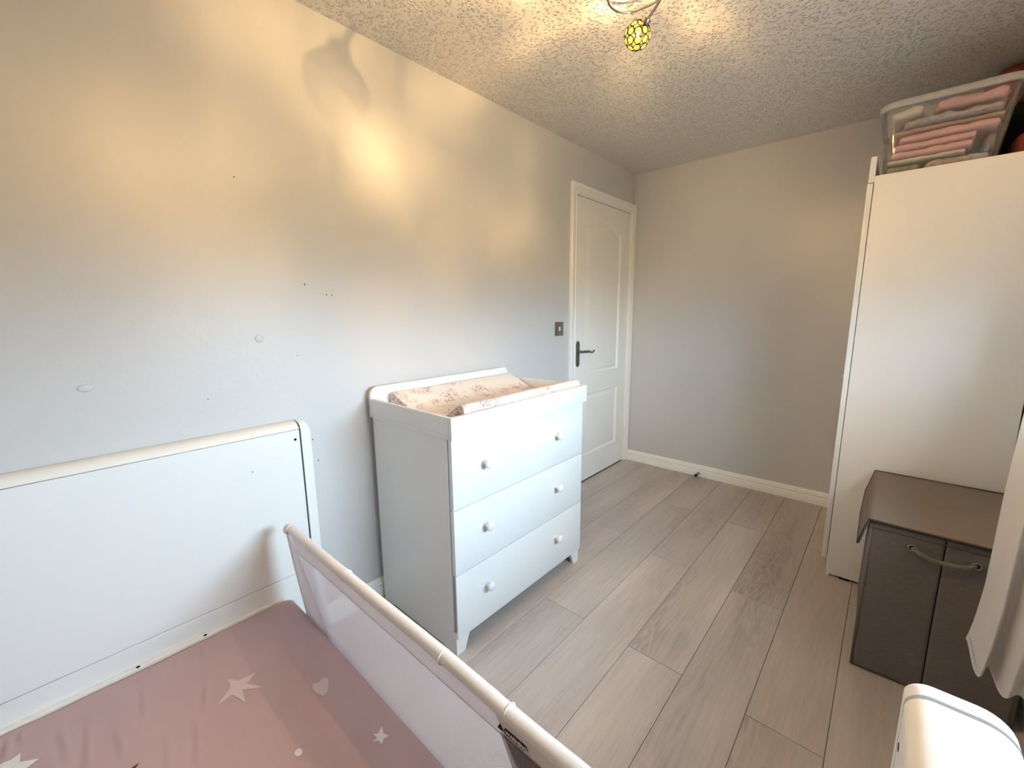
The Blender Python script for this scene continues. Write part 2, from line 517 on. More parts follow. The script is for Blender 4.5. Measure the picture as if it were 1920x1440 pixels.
def plank(x0, x1, y0, y1):
    g = 0.0007
    key = (round(x1 - x0, 4), round(y1 - y0, 4))
    if key not in plank_cache:
        bm = box(bmesh.new(), -key[0] / 2 + g, key[0] / 2 - g, -key[1] / 2 + g, key[1] / 2 - g, -0.009, 0.0, 0.0011, 1)
        bmesh.ops.recalc_face_normals(bm, faces=bm.faces[:])
        me = bpy.data.meshes.new('plank')
        bm.to_mesh(me)
        bm.free()
        me.materials.append(MATS['oak_laminate'])
        plank_cache[key] = me
    o = bpy.data.objects.new('plank', plank_cache[key])
    COL.objects.link(o)
    o.location = ((x0 + x1) / 2, (y0 + y1) / 2, 0)
    o.parent = floor


xs = [0.0, 0.17, 0.37, 0.57, 0.77, 0.97, 1.17, 1.37, 1.57, 1.77, 1.97, W]
offs = [-1.05, -1.60, -1.15, -1.87, -1.24, -1.88, -1.283, -1.894, -1.05, -1.75, -1.3]
PL = 1.255
for i in range(len(xs) - 1):
    js = [offs[i] + k * PL for k in range(-4, 5)]
    cuts = [YN] + [j for j in js if YN + 0.03 < j < -0.03] + [0.0]
    for a, b_ in zip(cuts[:-1], cuts[1:]):
        plank(xs[i], xs[i + 1], a, b_)

# skirting boards (profile: thickness, height)
SK = [(0, 0), (0.018, 0), (0.018, 0.046), (0.0165, 0.049), (0.0125, 0.0515), (0.0125, 0.0535), (0.016, 0.056), (0.0175, 0.060), (0.016, 0.0645),
      (0.012, 0.067), (0.0115, 0.074), (0.009, 0.081), (0.005, 0.0845), (0, 0.0855)]
bm = bmesh.new()
loft(bm, [[(0.002, -t_, z) for t_, z in SK], [(W, -t_, z) for t_, z in SK]], cap0=True, cap1=True)
struct(obj('baseboard_back', bm, 'white_paint', auto=35))
bm = bmesh.new()
loft(bm, [[(t_, -0.882, z) for t_, z in SK], [(t_, YN, z) for t_, z in SK]], cap0=True, cap1=True)
struct(obj('baseboard_left', bm, 'white_paint', auto=35))
bm = bmesh.new()
loft(bm, [[(W - t_, -0.019, z) for t_, z in SK], [(W - t_, YN, z) for t_, z in SK]], cap0=True, cap1=True)
struct(obj('baseboard_right', bm, 'white_paint', auto=35))
bm = bmesh.new()
loft(bm, [[(0.019, YN + t_, z) for t_, z in SK], [(W - 0.019, YN + t_, z) for t_, z in SK]], cap0=True, cap1=True)
struct(obj('baseboard_front', bm, 'white_paint', auto=35))

# nail holes and filler marks in the left wall
for k, (y, z, r, mt) in enumerate([(-2.735, 1.671, .0022, 'ink_grey'), (-2.549, 1.350, .0030, 'ink_grey'), (-2.473, 1.315, .0026, 'ink_grey'), (-2.453, 1.315, .0026, 'ink_grey'),
                                   (-2.598, 1.099, .0018, 'ink_grey'), (-2.879, .984, .0018, 'ink_grey'), (-2.572, .778, .0028, 'ink_grey'), (-2.558, .692, .0026, 'ink_grey')]):
    obj('nail_hole', lathe(bmesh.new(), [(0, r), (0.0006, r * 0.9)], 'x', (0, y, z), 8), mt, wall_left)
for y, z, ry, rz in [(-3.145, 1.056, .016, .010), (-2.715, 1.165, .013, .013)]:
    bm = bmesh.new()
    lathe(bm, [(0, 1), (0.0010, 0.93), (0.0016, 0.6), (0.0018, 0.0)], 'x', (0, 0, 0), 18)
    for v in bm.verts:
        v.co.y *= ry
        v.co.z *= rz
        v.co += Vector((0, y, z))
    obj('filler_patch', bm, 'wall_paint', wall_left, smooth=True)

# ------------------------------------------------------------------ door
door = struct(empty('door_1', (0, (DY0 + DY1) / 2, 0)))
LOY = door.location.y


def dobj(name, bm, mt, par=door, **k):
    """build in world coordinates, then shift under the door's empty"""
    bmesh.ops.translate(bm, vec=(0, -LOY, 0), verts=bm.verts[:])
    return obj(name, bm, mt, par, **k)


LY0, LY1, LZ0, LZ1, LX = -0.8085, -0.0545, 0.008, 1.978, -0.004


def panel_loop(y0, y1, z0, z1, peak, d):
    """closed loop in (y,z), inset by d; top edge an arch when peak > 0"""
    y0, y1, z0, z1 = y0 + d, y1 - d, z0 + d, z1 - d
    pts = [(y0, z0), (y1, z0)]
    N = 22
    for i in range(N + 1):
        t_ = i / N
        y = y1 + (y0 - y1) * t_
        s = abs(2 * t_ - 1)
        s2 = max(0.0, min(1.0, (1 - s) / 0.86))
        h = (3 * s2 ** 2 - 2 * s2 ** 3) * peak if peak else 0
        pts.append((y, z1 + h))
    return pts


panels = [(-0.682, -0.180, 0.790, 1.812, 0.060), (-0.682, -0.180, 0.186, 0.664, 0.0)]
bm = bmesh.new()
outer = [bm.verts.new((LX, y, z)) for y, z in ((LY0, LZ0), (LY1, LZ0), (LY1, LZ1), (LY0, LZ1))]
edges = [bm.edges.new((outer[i], outer[(i + 1) % 4])) for i in range(4)]
rings = []
for y0, y1, z0, z1, pk in panels:
    vs = [bm.verts.new((LX, y, z)) for y, z in panel_loop(y0, y1, z0, z1, pk, 0)]
    edges += [bm.edges.new((vs[i], vs[(i + 1) % len(vs)])) for i in range(len(vs))]
    rings.append(vs)
bmesh.ops.triangle_fill(bm, use_beauty=True, use_dissolve=False, edges=edges)
for f in [f for f in bm.faces if any(all(y0 - 1e-6 < v.co.y < y1 + 1e-6 and z0 - 1e-6 < v.co.z < z1 + pk + 1e-6 and v not in outer for v in f.verts) and
          len({id(v) for v in f.verts} & {id(v) for v in rg}) == 3 and
          (z0 < f.calc_center_median().z < z1 + pk and y0 < f.calc_center_median().y < y1 and
           f.calc_center_median().z < z1 + (pk * 0.0)) for (y0, y1, z0, z1, pk), rg in zip(panels, rings))]:
    pass
# triangle_fill leaves the holes open; add the leaf's sides and back
back = [bm.verts.new((LX - 0.036, v.co.y, v.co.z)) for v in outer]
for i in range(4):
    bm.faces.new((outer[i], outer[(i + 1) % 4], back[(i + 1) % 4], back[i]))
bm.faces.new(back)
leaf = dobj('door_leaf', bm, 'white_paint')
for y0, y1, z0, z1, pk in panels:
    bm = bmesh.new()
    lps = []
    for d, dep in ((0, 0), (0.004, 0.0030), (0.009, 0.0020), (0.013, -0.006), (0.020, -0.014), (0.026, -0.014), (0.044, -0.003), (0.050, -0.0025)):
        lps.append([(LX + dep, y, z) for y, z in panel_loop(y0, y1, z0, z1, pk, d)])
    loft(bm, lps, cap1=True)
    dobj('panel', bm, 'white_paint', leaf, auto=60)
# jamb lining, then an added dark slab blocking outside light under the door
bm = bmesh.new()
box(bm, -0.12, 0.0, DY0, DY0 + 0.0022, 0, DZ)
box(bm, -0.12, 0.0, DY1 - 0.0018, DY1, 0, DZ)
box(bm, -0.12, 0.0, DY0, DY1, DZ - 0.0022, DZ)
dobj('door_lining', bm, 'white_paint')
dobj('door_light_block', box(bmesh.new(), -0.118, -0.108, DY0 + 0.003, DY1 - 0.003, 0.0, DZ - 0.003), 'dark_void')
bm = bmesh.new()
box(bm, -0.10, -0.044, DY0, DY0 + 0.02, 0, DZ)
box(bm, -0.10, -0.044, DY1 - 0.02, DY1, 0, DZ)
box(bm, -0.10, -0.044, DY0, DY1, DZ - 0.02, DZ)
dobj('door_stop_strip', bm, 'white_paint')
# architrave, mitred round three sides
AR = [(0.0, 0.0), (0.0, 0.008), (0.006, 0.012), (0.010, 0.012), (0.014, 0.009), (0.019, 0.009), (0.026, 0.014), (0.044, 0.017), (0.050, 0.017), (0.054, 0.020), (0.063, 0.020), (0.066, 0.016), (0.066, 0.0)]
bm = bmesh.new()
RS = 0.049 / 0.066
loft(bm, [[(h, DY0 + 0.001 - u, 0) for u, h in AR],
          [(h, DY0 + 0.001 - u, DZ - 0.006 + u) for u, h in AR],
          [(h, DY1 + u * RS, DZ - 0.006 + u) for u, h in AR],
          [(h, DY1 + u * RS, 0) for u, h in AR]], cap0=True, cap1=True)
dobj('architrave', bm, 'white_paint', auto=35)
# lever handle on a long plate
hy = -0.765
prof = []
for i in range(28):
    a = 2 * PI * i / 28
    c, s = math.cos(a), math.sin(a)
    w = 0.0205
    if s > 0:
        prof.append((hy + w * c, 1.018 + 0.026 * s))
    else:
        prof.append((hy + w * c, 0.892 + 0.026 * s))
bm = bmesh.new()
cy_, cz_ = hy, 0.955
loft(bm, [[(LX, y, z) for y, z in prof], [(LX + 0.005, y, z) for y, z in prof],
          [(LX + 0.008, cy_ + (y - cy_) * 0.72, cz_ + (z - cz_) * 0.93) for y, z in prof]], cap0=True, cap1=True)
hpl = dobj('door_handle', bm, 'pewter', auto=40)
bm = bmesh.new()
lathe(bm, [(0, 0.013), (0.006, 0.013), (0.010, 0.009), (0.034, 0.0085), (0.040, 0.0095), (0.046, 0.006)], 'x', (LX + 0.006, hy, 0.972), 16)
tube(bm, catmull([(LX + 0.040, hy - 0.004, 0.972), (LX + 0.042, hy + 0.02, 0.972), (LX + 0.042, hy + 0.055, 0.970), (LX + 0.042, hy + 0.080, 0.969),
                  (LX + 0.042, hy + 0.105, 0.963), (LX + 0.042, hy + 0.125, 0.960), (LX + 0.042, hy + 0.140, 0.965), (LX + 0.042, hy + 0.147, 0.974)], 5),
     [0.0075] * 6 + [0.0095] * 10 + [0.0065] * 8 + [0.0055] * 8 + [0.006] * 4, 10)
dobj('lever', bm, 'pewter', hpl, smooth=True)
for zz in (0.895, 1.016):
    dobj('screw', lathe(bmesh.new(), [(0, 0.004), (0.0015, 0.0035)], 'x', (LX + 0.0078, hy, zz), 10), 'ink_grey', hpl)
for zz in (0.24, 1.72):
    bm = bmesh.new()
    tube(bm, [(0.004, DY1 - 0.0005, zz - 0.045), (0.004, DY1 - 0.0005, zz + 0.045)], 0.006, 10)
    dobj('hinge', bm, 'cream_rail', smooth=False)

# ------------------------------------------------------------------ light switch
sw = tag(empty('light_switch', (0, -0.992, 1.135)), 'brushed steel light switch with one white rocker, on the wall left of the door', 'switch')
obj('switch_plate', box(bmesh.new(), 0, 0.006, -0.044, 0.044, -0.044, 0.044, 0.003, 2), 'brushed_steel', sw, auto=30)
obj('rocker', box(bmesh.new(), 0.0055, 0.0095, -0.0065, 0.0065, -0.0125, 0.0125, 0.0015, 2), 'switch_white', sw, auto=30)
for zz in (-0.030, 0.030):
    obj('screw', lathe(bmesh.new(), [(0.0058, 0.003), (0.0068, 0.0026)], 'x', (0, 0, zz), 10), 'pewter', sw)

# ------------------------------------------------------------------ door stop
ds = tag(empty('door_stop', (0.607, -0.018, 0.026)), 'small steel door stop with black rubber tip on the skirting board', 'door stop')
obj('stem', lathe(bmesh.new(), [(0, 0.011), (-0.006, 0.011), (-0.008, 0.009), (-0.050, 0.009)], 'y', (0, 0, 0), 14), 'brushed_steel', ds, auto=40)
obj('rubber_tip', lathe(bmesh.new(), [(-0.049, 0.0105), (-0.062, 0.0105), (-0.066, 0.008)], 'y', (0, 0, 0), 14), 'black_rubber', ds, auto=40)

# ------------------------------------------------------------------ wardrobe
wd = tag(empty('wardrobe', (1.70, -0.868, 0)), 'tall plain white wardrobe with a storage box on top, by the far wall', 'wardrobe')


def rel(o_, p):
    """re-base a world-space mesh object under parent p placed without rotation"""
    o_.data.transform(Matrix.Translation(-Vector(p.location)))
    return o_


def wb(name, mt, par, *a, **k):
    return rel(bx(name, mt, par, *a, **k), wd)


wb('side_panel', 'wardrobe_white', wd, 1.469, 1.967, -0.868, -0.850, 0.012, 1.771, bev=0.0012)
wb('side_panel', 'wardrobe_white', wd, 1.469, 1.967, -0.040, -0.022, 0.012, 1.771, bev=0.0012)
wb('top_panel', 'wardrobe_white', wd, 1.470, 1.967, -0.8495, -0.0405, 1.742, 1.762, bev=0.001)
wb('back_panel', 'wardrobe_white', wd, 1.958, 1.967, -0.8495, -0.0405, 0.06, 1.7415, bev=0.0)
wb('plinth', 'wardrobe_white', wd, 1.490, 1.506, -0.8495, -0.0405, 0.0, 0.078, bev=0.001)
wb('top_fascia', 'wardrobe_white', wd, 1.4495, 1.4685, -0.867, -0.023, 1.7475, 1.846, bev=0.001)
for y0, y1 in ((-0.867, -0.447), (-0.443, -0.023)):
    d_ = wb('door', 'wardrobe_white', wd, 1.4475, 1.4665, y0, y1, 0.084, 1.7445, bev=0.0012)
    ky = -0.50 if y0 < -0.5 else -0.39
    rel(obj('knob', lathe(bmesh.new(), [(0, 0.006), (-0.012, 0.006), (-0.014, 0.014), (-0.022, 0.015), (-0.026, 0.011)], 'x', (1.4475, ky, 0.905), 16), 'wardrobe_white', d_, auto=40), wd)
for x0, x1 in ((1.469, 1.484), (1.520, 1.560), (1.93, 1.967)):
    wb('foot', 'dark_void' if x0 > 1.5 else 'wardrobe_white', wd, x0 + 0.001, x1 - 0.001, -0.866, -0.852, 0.0, 0.013, bev=0)

# ------------------------------------------------------------------ clothes and bags on top of the wardrobe


def soft_block(bm, x0, x1, y0, y1, z0, z1, seed, amp=0.008, freq=14.0, nx=26, ny=18, nz=5, rnd=0.5, sag=0.0, st=1.0):
    """a folded or bundled cloth: rounded block with noise folds, flat on its underside"""
    cx, cy, cz = (x0 + x1) / 2, (y0 + y1) / 2, (z0 + z1) / 2
    hx, hy_, hz = (x1 - x0) / 2, (y1 - y0) / 2, (z1 - z0) / 2
    r = bmesh.ops.create_cube(bm, size=2.0)
    vs0 = set(r['verts'])
    es = [e for e in bm.edges if e.verts[0] in vs0]

    def along(a):
        return [e for e in bm.edges if e.verts[0] in vs and e.verts[1] in vs and abs((e.verts[0].co - e.verts[1].co)[a]) > 0.5 * max(abs((e.verts[0].co - e.verts[1].co)[i]) for i in range(3)) and abs((e.verts[0].co - e.verts[1].co)[a]) > 1.5]
    vs = vs0
    for a, k in ((0, nx), (1, ny), (2, nz)):
        es = [e for e in bm.edges if abs((e.verts[0].co - e.verts[1].co)[a]) > 1.5 and e.is_valid and e.tag is False]
        g = bmesh.ops.subdivide_edges(bm, edges=es, cuts=k - 1, use_grid_fill=True)
    off = Vector((seed * 3.7, seed * 1.3, seed * 5.1))
    rr = min(hz, 0.05) * rnd * 1.9
    rr = min(rr, hz * 0.98)
    for v in bm.verts:
        q = Vector((v.co.x * hx, v.co.y * hy_, v.co.z * hz))
        inn = Vector((max(-hx + rr, min(hx - rr, q.x)), max(-hy_ + rr, min(hy_ - rr, q.y)), max(-hz + rr, min(hz - rr, q.z))))
        d = q - inn
        if d.length > 1e-6:
            q = inn + d.normalized() * rr
        w = (q.z + hz) / (2 * hz)
        qs = Vector((q.x * st, q.y, q.z * (2.0 - st))) + off
        f = noise.noise(qs * freq) * amp + noise.noise(qs * freq * 2.3) * amp * 0.45
        nrm = d.normalized() if d.length > 1e-6 else Vector((0, 0, 1))
        q += Vector((nrm.x, nrm.y, 0)) * f * 0.9
        q.z += f * w + sag * w * (1 - (q.x / hx) ** 2)
        v.co = Vector((cx, cy, cz)) + q
    return bm


sb = tag(empty('storage_box', (1.645, -0.62, 1.763)), 'clear plastic storage box full of folded baby clothes, on the wardrobe', 'box')
BOXL = [  # z, x0, x1, y0, y1, r
    (1.7635, 1.492, 1.798, -0.836, -0.415, 0.030), (1.768, 1.488, 1.802, -0.840, -0.412, 0.034),
    (1.90, 1.480, 1.820, -0.848, -0.404, 0.036), (2.012, 1.474, 1.834, -0.855, -0.398, 0.038)]
bm = bmesh.new()
outl = [rrect(x0, x1, y0, y1, r, z) for z, x0, x1, y0, y1, r in BOXL]
innl = [rrect(x0 + .002, x1 - .002, y0 + .002, y1 - .002, r - .001, z + (0.002 if i == 0 else 0)) for i, (z, x0, x1, y0, y1, r) in enumerate(BOXL)]
loft(bm, outl + innl[::-1], cap0=True, cap1=True)
rel(obj('tub', bm, 'clear_plastic', sb, auto=50), sb)
bm = bmesh.new()
a0 = (1.474, 1.834, -0.855, -0.398)


def grow(d, z, r=0.038):
    return rrect(a0[0] - d, a0[1] + d, a0[2] - d, a0[3] + d, r + d, z)


loft(bm, [grow(0.0005, 2.010), grow(0.014, 2.010), grow(0.017, 2.013), grow(0.019, 2.030), grow(0.017, 2.033), grow(0.003, 2.033), grow(-0.002, 2.030), grow(-0.002, 2.012)], wrap=True)
rel(obj('rim', bm, 'milky_plastic', sb, auto=50), sb)

garments = [  # name, label, x0,x1,y0,y1,z0,z1, material, seed, amp, category
    ('folded_garment', 'green and grey patterned garment, left one at the bottom of the clear box', 1.497, 1.600, -0.828, -0.43, 1.767, 1.806, 'cloth_green', 1, .005),
    ('folded_garment', 'grey spotted flat garment at the bottom right of the clear box', 1.610, 1.788, -0.828, -0.43, 1.767, 1.805, 'cloth_grey', 2, .006),
    ('folded_garment', 'thin white folded garment under the pink towels in the clear box', 1.499, 1.720, -0.832, -0.43, 1.8125, 1.826, 'cloth_cream', 3, .003),
    ('folded_garment', 'dark mauve garment folded at the right of the clear box', 1.762, 1.790, -0.815, -0.43, 1.8125, 1.872, 'cloth_mauve', 4, .004),
    ('folded_towel', 'lowest pale pink towel folded in the middle of the clear box', 1.506, 1.736, -0.836, -0.43, 1.831, 1.853, 'cloth_pink', 5, .004),
    ('folded_towel', 'middle pale pink towel of the stack in the clear box', 1.514, 1.742, -0.837, -0.43, 1.858, 1.880, 'cloth_pink', 6, .004),
    ('folded_towel', 'topmost pale pink towel of the stack in the clear box', 1.528, 1.796, -0.838, -0.43, 1.886, 1.912, 'cloth_pink', 7, .004),
    ('folded_garment', 'brown pink garment lying between towels and top clothes in the clear box', 1.496, 1.806, -0.822, -0.43, 1.917, 1.934, 'cloth_brown', 8, .004),
    ('crumpled_garment', 'grey spotted garment crumpled near the top of the clear box', 1.535, 1.800, -0.843, -0.43, 1.939, 1.962, 'cloth_grey', 9, .009),
    ('crumpled_garment', 'cream garment with a loose sleeve at the top left of the clear box', 1.494, 1.588, -0.842, -0.43, 1.978, 2.006, 'cloth_cream', 10, .013),
    ('crumpled_garment', 'pink ruffled garment lying on top in the clear box', 1.622, 1.806, -0.838, -0.43, 1.978, 2.010, 'cloth_pink', 11, .014),
]
for nm, lb, x0, x1, y0, y1, z0, z1, mt, sd, amp in garments:
    bm = soft_block(bmesh.new(), x0, x1, y0, y1, z0, z1, sd, amp, 30 if amp < .006 else 36, nx=60, ny=12, nz=6, rnd=0.5, st=0.55 if amp > .008 else 1.0)
    tag(obj(nm, bm, mt, None, smooth=True), lb, 'towel' if 'towel' in nm else 'clothes', 'pink towels in the clear box' if 'towel' in nm else 'garments in the clear box')
tag(obj('folded_blanket', soft_block(bmesh.new(), 1.845, 1.962, -0.74, -0.49, 1.765, 1.878, 21, .004, 20, 12, 12, 8, .45), 'cloth_red', None, smooth=True),
    'dark red folded blanket beside the clear box on the wardrobe', 'blanket')
tag(obj('black_bag', soft_block(bmesh.new(), 1.845, 1.962, -0.385, -0.06, 1.765, 2.085, 22, .006, 9, 12, 12, 12, .5), 'bag_black', None, smooth=True),
    'black bag in the shade behind the clear box on the wardrobe', 'bag')
tag(obj('pink_bundle', soft_block(bmesh.new(), 1.775, 1.985, -0.385, -0.05, 2.090, 2.235, 23, .012, 20, 30, 26, 14, .8, 0.012), 'bag_pink', None, smooth=True),
    'red and pink patterned cloth bundle behind the clear box near the ceiling', 'bundle')

# ------------------------------------------------------------------ laundry hamper
hp = tag(empty('laundry_hamper', (1.786, -1.17, 0)), 'tall grey fabric laundry hamper with lid and rope handle, in front of the wardrobe', 'hamper')
HX0, HX1, HY0, HY1, HZ = 1.599, 1.972, -1.440, -0.905, 0.545


def cloth_panel(bm, fn, nu, nv, th):
    """double-sided sheet from a function of (u,v) -> (point, normal)"""
    A = [[None] * (nv + 1) for _ in range(nu + 1)]
    B = [[None] * (nv + 1) for _ in range(nu + 1)]
    for i in range(nu + 1):
        for j in range(nv + 1):
            p_, nn = fn(i / nu, j / nv)
            A[i][j] = bm.verts.new(p_)
            B[i][j] = bm.verts.new(p_ - nn * th)
    for i in range(nu):
        for j in range(nv):
            bm.faces.new((A[i][j], A[i + 1][j], A[i + 1][j + 1], A[i][j + 1]))
            bm.faces.new((B[i][j], B[i][j + 1], B[i + 1][j + 1], B[i + 1][j]))
    for i in range(nu):
        bm.faces.new((A[i][0], B[i][0], B[i + 1][0], A[i + 1][0]))
        bm.faces.new((A[i][nv], A[i + 1][nv], B[i + 1][nv], B[i][nv]))
    for j in range(nv):
        bm.faces.new((A[0][j], A[0][j + 1], B[0][j + 1], B[0][j]))
        bm.faces.new((A[nu][j], B[nu][j], B[nu][j + 1], A[nu][j + 1]))
    return bm


def wrk(p_, f=9, a=0.003):
    return noise.noise(Vector(p_) * f) * a


SEAM = 1.778


def front_fn(xa, xb, dir_):
    def fn(u, v):
        x = xa + (xb - xa) * u
        z = 0.004 + (HZ - 0.004) * v
        k = u if dir_ > 0 else 1 - u
        y = HY0 + 0.014 * k ** 1.5 * math.sin(PI * min(1, max(0, v * 0.9 + 0.08))) + wrk((x, 3, z)) * min(1, 6 * v) * min(1, 6 * (1 - v))
        # crumple near the handle
        y += 0.006 * math.exp(-((x - 1.752) / .03) ** 2 - ((z - 0.42) / .05) ** 2)
        return Vector((x, y, z)), Vector((0, -1, 0))
    return fn


pf = []
pf.append(rel(obj('front_panel', cloth_panel(bmesh.new(), front_fn(HX0 + 0.006, SEAM - 0.0015, 1), 22, 40, 0.005), 'hamper_cloth', hp, smooth=True), hp))
pf.append(rel(obj('front_panel', cloth_panel(bmesh.new(), front_fn(SEAM + 0.0015, HX1 - 0.006, -1), 22, 40, 0.005), 'hamper_cloth', hp, smooth=True), hp))


def side_fn(x, s):
    def fn(u, v):
        y = HY0 + 0.006 + (HY1 - HY0 - 0.012) * u
        z = 0.004 + (HZ - 0.004) * v
        dx = (wrk((7, y, z), 7, 0.006) + 0.006 * s * math.sin(PI * u)) * math.sin(PI * v)
        return Vector((x + dx, y, z)), Vector((s, 0, 0))
    return fn


rel(obj('side_panel', cloth_panel(bmesh.new(), side_fn(HX0, -1), 16, 16, 0.005), 'hamper_cloth', hp, smooth=True), hp)
rel(obj('side_panel', cloth_panel(bmesh.new(), side_fn(HX1, 1), 16, 16, 0.005), 'hamper_cloth', hp, smooth=True), hp)
rel(bx('back_panel', 'hamper_cloth', hp, HX0 + 0.005, HX1 - 0.005, HY1 - 0.006, HY1, 0.004, HZ, 0.002), hp)
rel(bx('base_panel', 'hamper_cloth', hp, HX0 + 0.003, HX1 - 0.003, HY0 + 0.016, HY1 - 0.007, 0.0, 0.008, 0.002), hp)
bm = bmesh.new()
for x, y in ((HX0 + 0.003, HY0 + 0.003), (HX1 - 0.003, HY0 + 0.003), (HX0 + 0.003, HY1 - 0.003), (HX1 - 0.003, HY1 - 0.003)):
    bm = tube(bmesh.new(), [(x, y, 0.004), (x, y, HZ)], 0.0055, 8)
    rel(obj('corner_piping', bm, 'hamper_cloth', hp, smooth=True), hp)
bm = bmesh.new()
tube(bm, [(HX0, HY0 - 0.0015, HZ - 0.020), (SEAM, HY0 + 0.0005, HZ - 0.020), (HX1, HY0 - 0.0015, HZ - 0.020)], 0.0012, 6)
tube(bm, [(HX0, HY0 - 0.001, HZ - 0.002), (SEAM, HY0 + 0.0005, HZ - 0.002), (HX1, HY0 - 0.001, HZ - 0.002)], 0.0022, 6)
rel(obj('hem_stitch', bm, 'hamper_piping', hp, smooth=True), hp)


def lid_fn(u, v):
    x = 1.594 + (1.980 - 1.594) * u
    y = -1.447 + 0.557 * v
    z = 0.557 - 0.006 * math.sin(PI * u) * math.sin(PI * v) + wrk((x, y, 5), 8, 0.003)
    return Vector((x, y, z)), Vector((0, 0, 1))


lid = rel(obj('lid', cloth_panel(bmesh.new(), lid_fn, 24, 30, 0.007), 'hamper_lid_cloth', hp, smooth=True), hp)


def flap_fn(u, v):
    y = -1.447 + 0.557 * u
    x = 1.594 - 0.020 * v - 0.004 * math.sin(PI * u)
    z = 0.556 - 0.094 * v
    return Vector((x + wrk((1, y, z), 8, .003), y, z)), Vector((-1, 0, 0.2)).normalized()


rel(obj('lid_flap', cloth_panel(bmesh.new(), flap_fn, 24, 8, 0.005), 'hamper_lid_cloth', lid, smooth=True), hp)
bm = bmesh.new()
tube(bm, [(1.974, -1.449, 0.5535), (1.79, -1.449, 0.5515), (1.594, -1.449, 0.555), (1.582, -1.449, 0.510), (1.573, -1.449, 0.461)], 0.0026, 6)
tube(bm, [(1.573, -1.449, 0.461), (1.569, -1.17, 0.461), (1.573, -0.889, 0.461), (1.594, -0.888, 0.557), (1.979, -0.888, 0.557)], 0.0026, 6)
rel(obj('lid_piping', bm, 'hamper_piping', lid, smooth=True), hp)
hpts = [Vector(q) for q in ((1.706, -1.436, 0.492), (1.716, -1.450, 0.487), (1.732, -1.454, 0.479), (1.752, -1.453, 0.4725), (1.778, -1.451, 0.471), (1.803, -1.453, 0.473), (1.826, -1.454, 0.479), (1.838, -1.450, 0.484), (1.846, -1.436, 0.486))]
cl = catmull(hpts, 12)
bm = bmesh.new()
for ph in (0, 2 * PI / 3, 4 * PI / 3):
    pts = []
    for i, q in enumerate(cl):
        d = (cl[min(i + 1, len(cl) - 1)] - cl[max(i - 1, 0)]).normalized()
        s = d.cross(Vector((0, 1, 0))).normalized()
        t2 = d.cross(s)
        a = i * 0.42 + ph
        pts.append(q + (s * math.cos(a) + t2 * math.sin(a)) * 0.0034)
    tube(bm, pts, 0.0036, 6)
rel(obj('rope_handle', bm, 'rope_grey', hp, smooth=True), hp)
for x, z in ((1.706, 0.492), (1.846, 0.486)):
    bm = bmesh.new()
    tube(bm, [(x + 0.0095 * math.cos(a), -1.4445, z + 0.0095 * math.sin(a)) for a in [2 * PI * i / 20 for i in range(20)]], 0.0022, 8, closed=True)
    rel(obj('eyelet', bm, 'brushed_steel', hp, smooth=True), hp)
    rel(obj('eyelet_hole', lathe(bmesh.new(), [(-0.0035, 0.0085), (-0.0042, 0.0084)], 'y', (x, -1.4395, z), 14), 'dark_void', hp), hp)

# ------------------------------------------------------------------ curtain
ce = [(0.300, 1.822), (0.35, 1.826), (0.42, 1.834), (0.52, 1.840), (0.62, 1.841), (0.77, 1.842), (0.90, 1.845), (1.2, 1.856), (1.6, 1.872), (2.1, 1.886)]


def edge_x(z):
    for (z0, x0), (z1, x1) in zip(ce[:-1], ce[1:]):
        if z0 <= z <= z1:
            return x0 + (x1 - x0) * (z - z0) / (z1 - z0)
    return ce[0][1] if z < ce[0][0] else ce[-1][1]


NU, NV = 120, 60
PATH = catmull([(1.826, -1.618, 0), (1.829, -1.700, 0), (1.838, -1.765, 0), (1.853, -1.722, 0), (1.868, -1.738, 0), (1.881, -1.792, 0), (1.902, -1.772, 0),
                (1.925, -1.800, 0), (1.948, -1.765, 0), (1.975, -1.800, 0), (2.004, -1.780, 0)], 12)


def hem_z(u):
    return 0.338 + 0.010 * math.sin(u * 23 + 1) + 0.008 * math.sin(u * 9)


def curtain_pt(u, z):
    k = u * (len(PATH) - 1)
    i_ = min(int(k), len(PATH) - 2)
    q = PATH[i_].lerp(PATH[i_ + 1], k - i_)
    v = max(0.0, (z - 0.33) / 1.8)
    flat = min(1.0, v * 2.2)
    q = q.lerp(Vector((1.826 + 0.178 * u, -1.618 - 0.165 * u ** 0.7, 0)), flat * 0.85)
    y = q.y + 0.003 * math.sin(u * 40 + 3 * v)
    sh = edge_x(max(z, 0.30)) - 1.8258
    x = q.x + sh * (1 - u)
    return min(x, 2.006), y


bm = bmesh.new()
grid = []
for j in range(NV + 1):
    row = []
    for i in range(NU + 1):
        u = i / NU
        z = hem_z(u) + (2.12 - hem_z(u)) * j / NV
        x, y = curtain_pt(u, z)
        row.append(bm.verts.new((x, y, z)))
    grid.append(row)
for j in range(NV):
    for i in range(NU):
        bm.faces.new((grid[j][i], grid[j][i + 1], grid[j + 1][i + 1], grid[j + 1][i]))
cu = tag(empty('curtain', (1.90, -1.79, 0.335)), 'sheer white voile curtain hanging at the right beside the hamper', 'curtain')
c_ = rel(obj('curtain_cloth', bm, 'voile', cu, smooth=True), cu)
bm = bmesh.new()
g2 = []
for dz in (0.0, 0.016):
    row = []
    for i in range(NU + 1):
        u = i / NU
        x, y = curtain_pt(u, hem_z(u) + dz)
        row.append(bm.verts.new((x - 0.0012, y - 0.0012, hem_z(u) + dz)))
    g2.append(row)
for i in range(NU):
    bm.faces.new((g2[0][i], g2[0][i + 1], g2[1][i + 1], g2[1][i]))
rel(obj('curtain_hem', bm, 'voile', cu, smooth=True), cu)
bm = bmesh.new()
tube(bm, [(1.93, -1.50, 2.135), (1.93, -2.80, 2.135)], 0.010, 12)
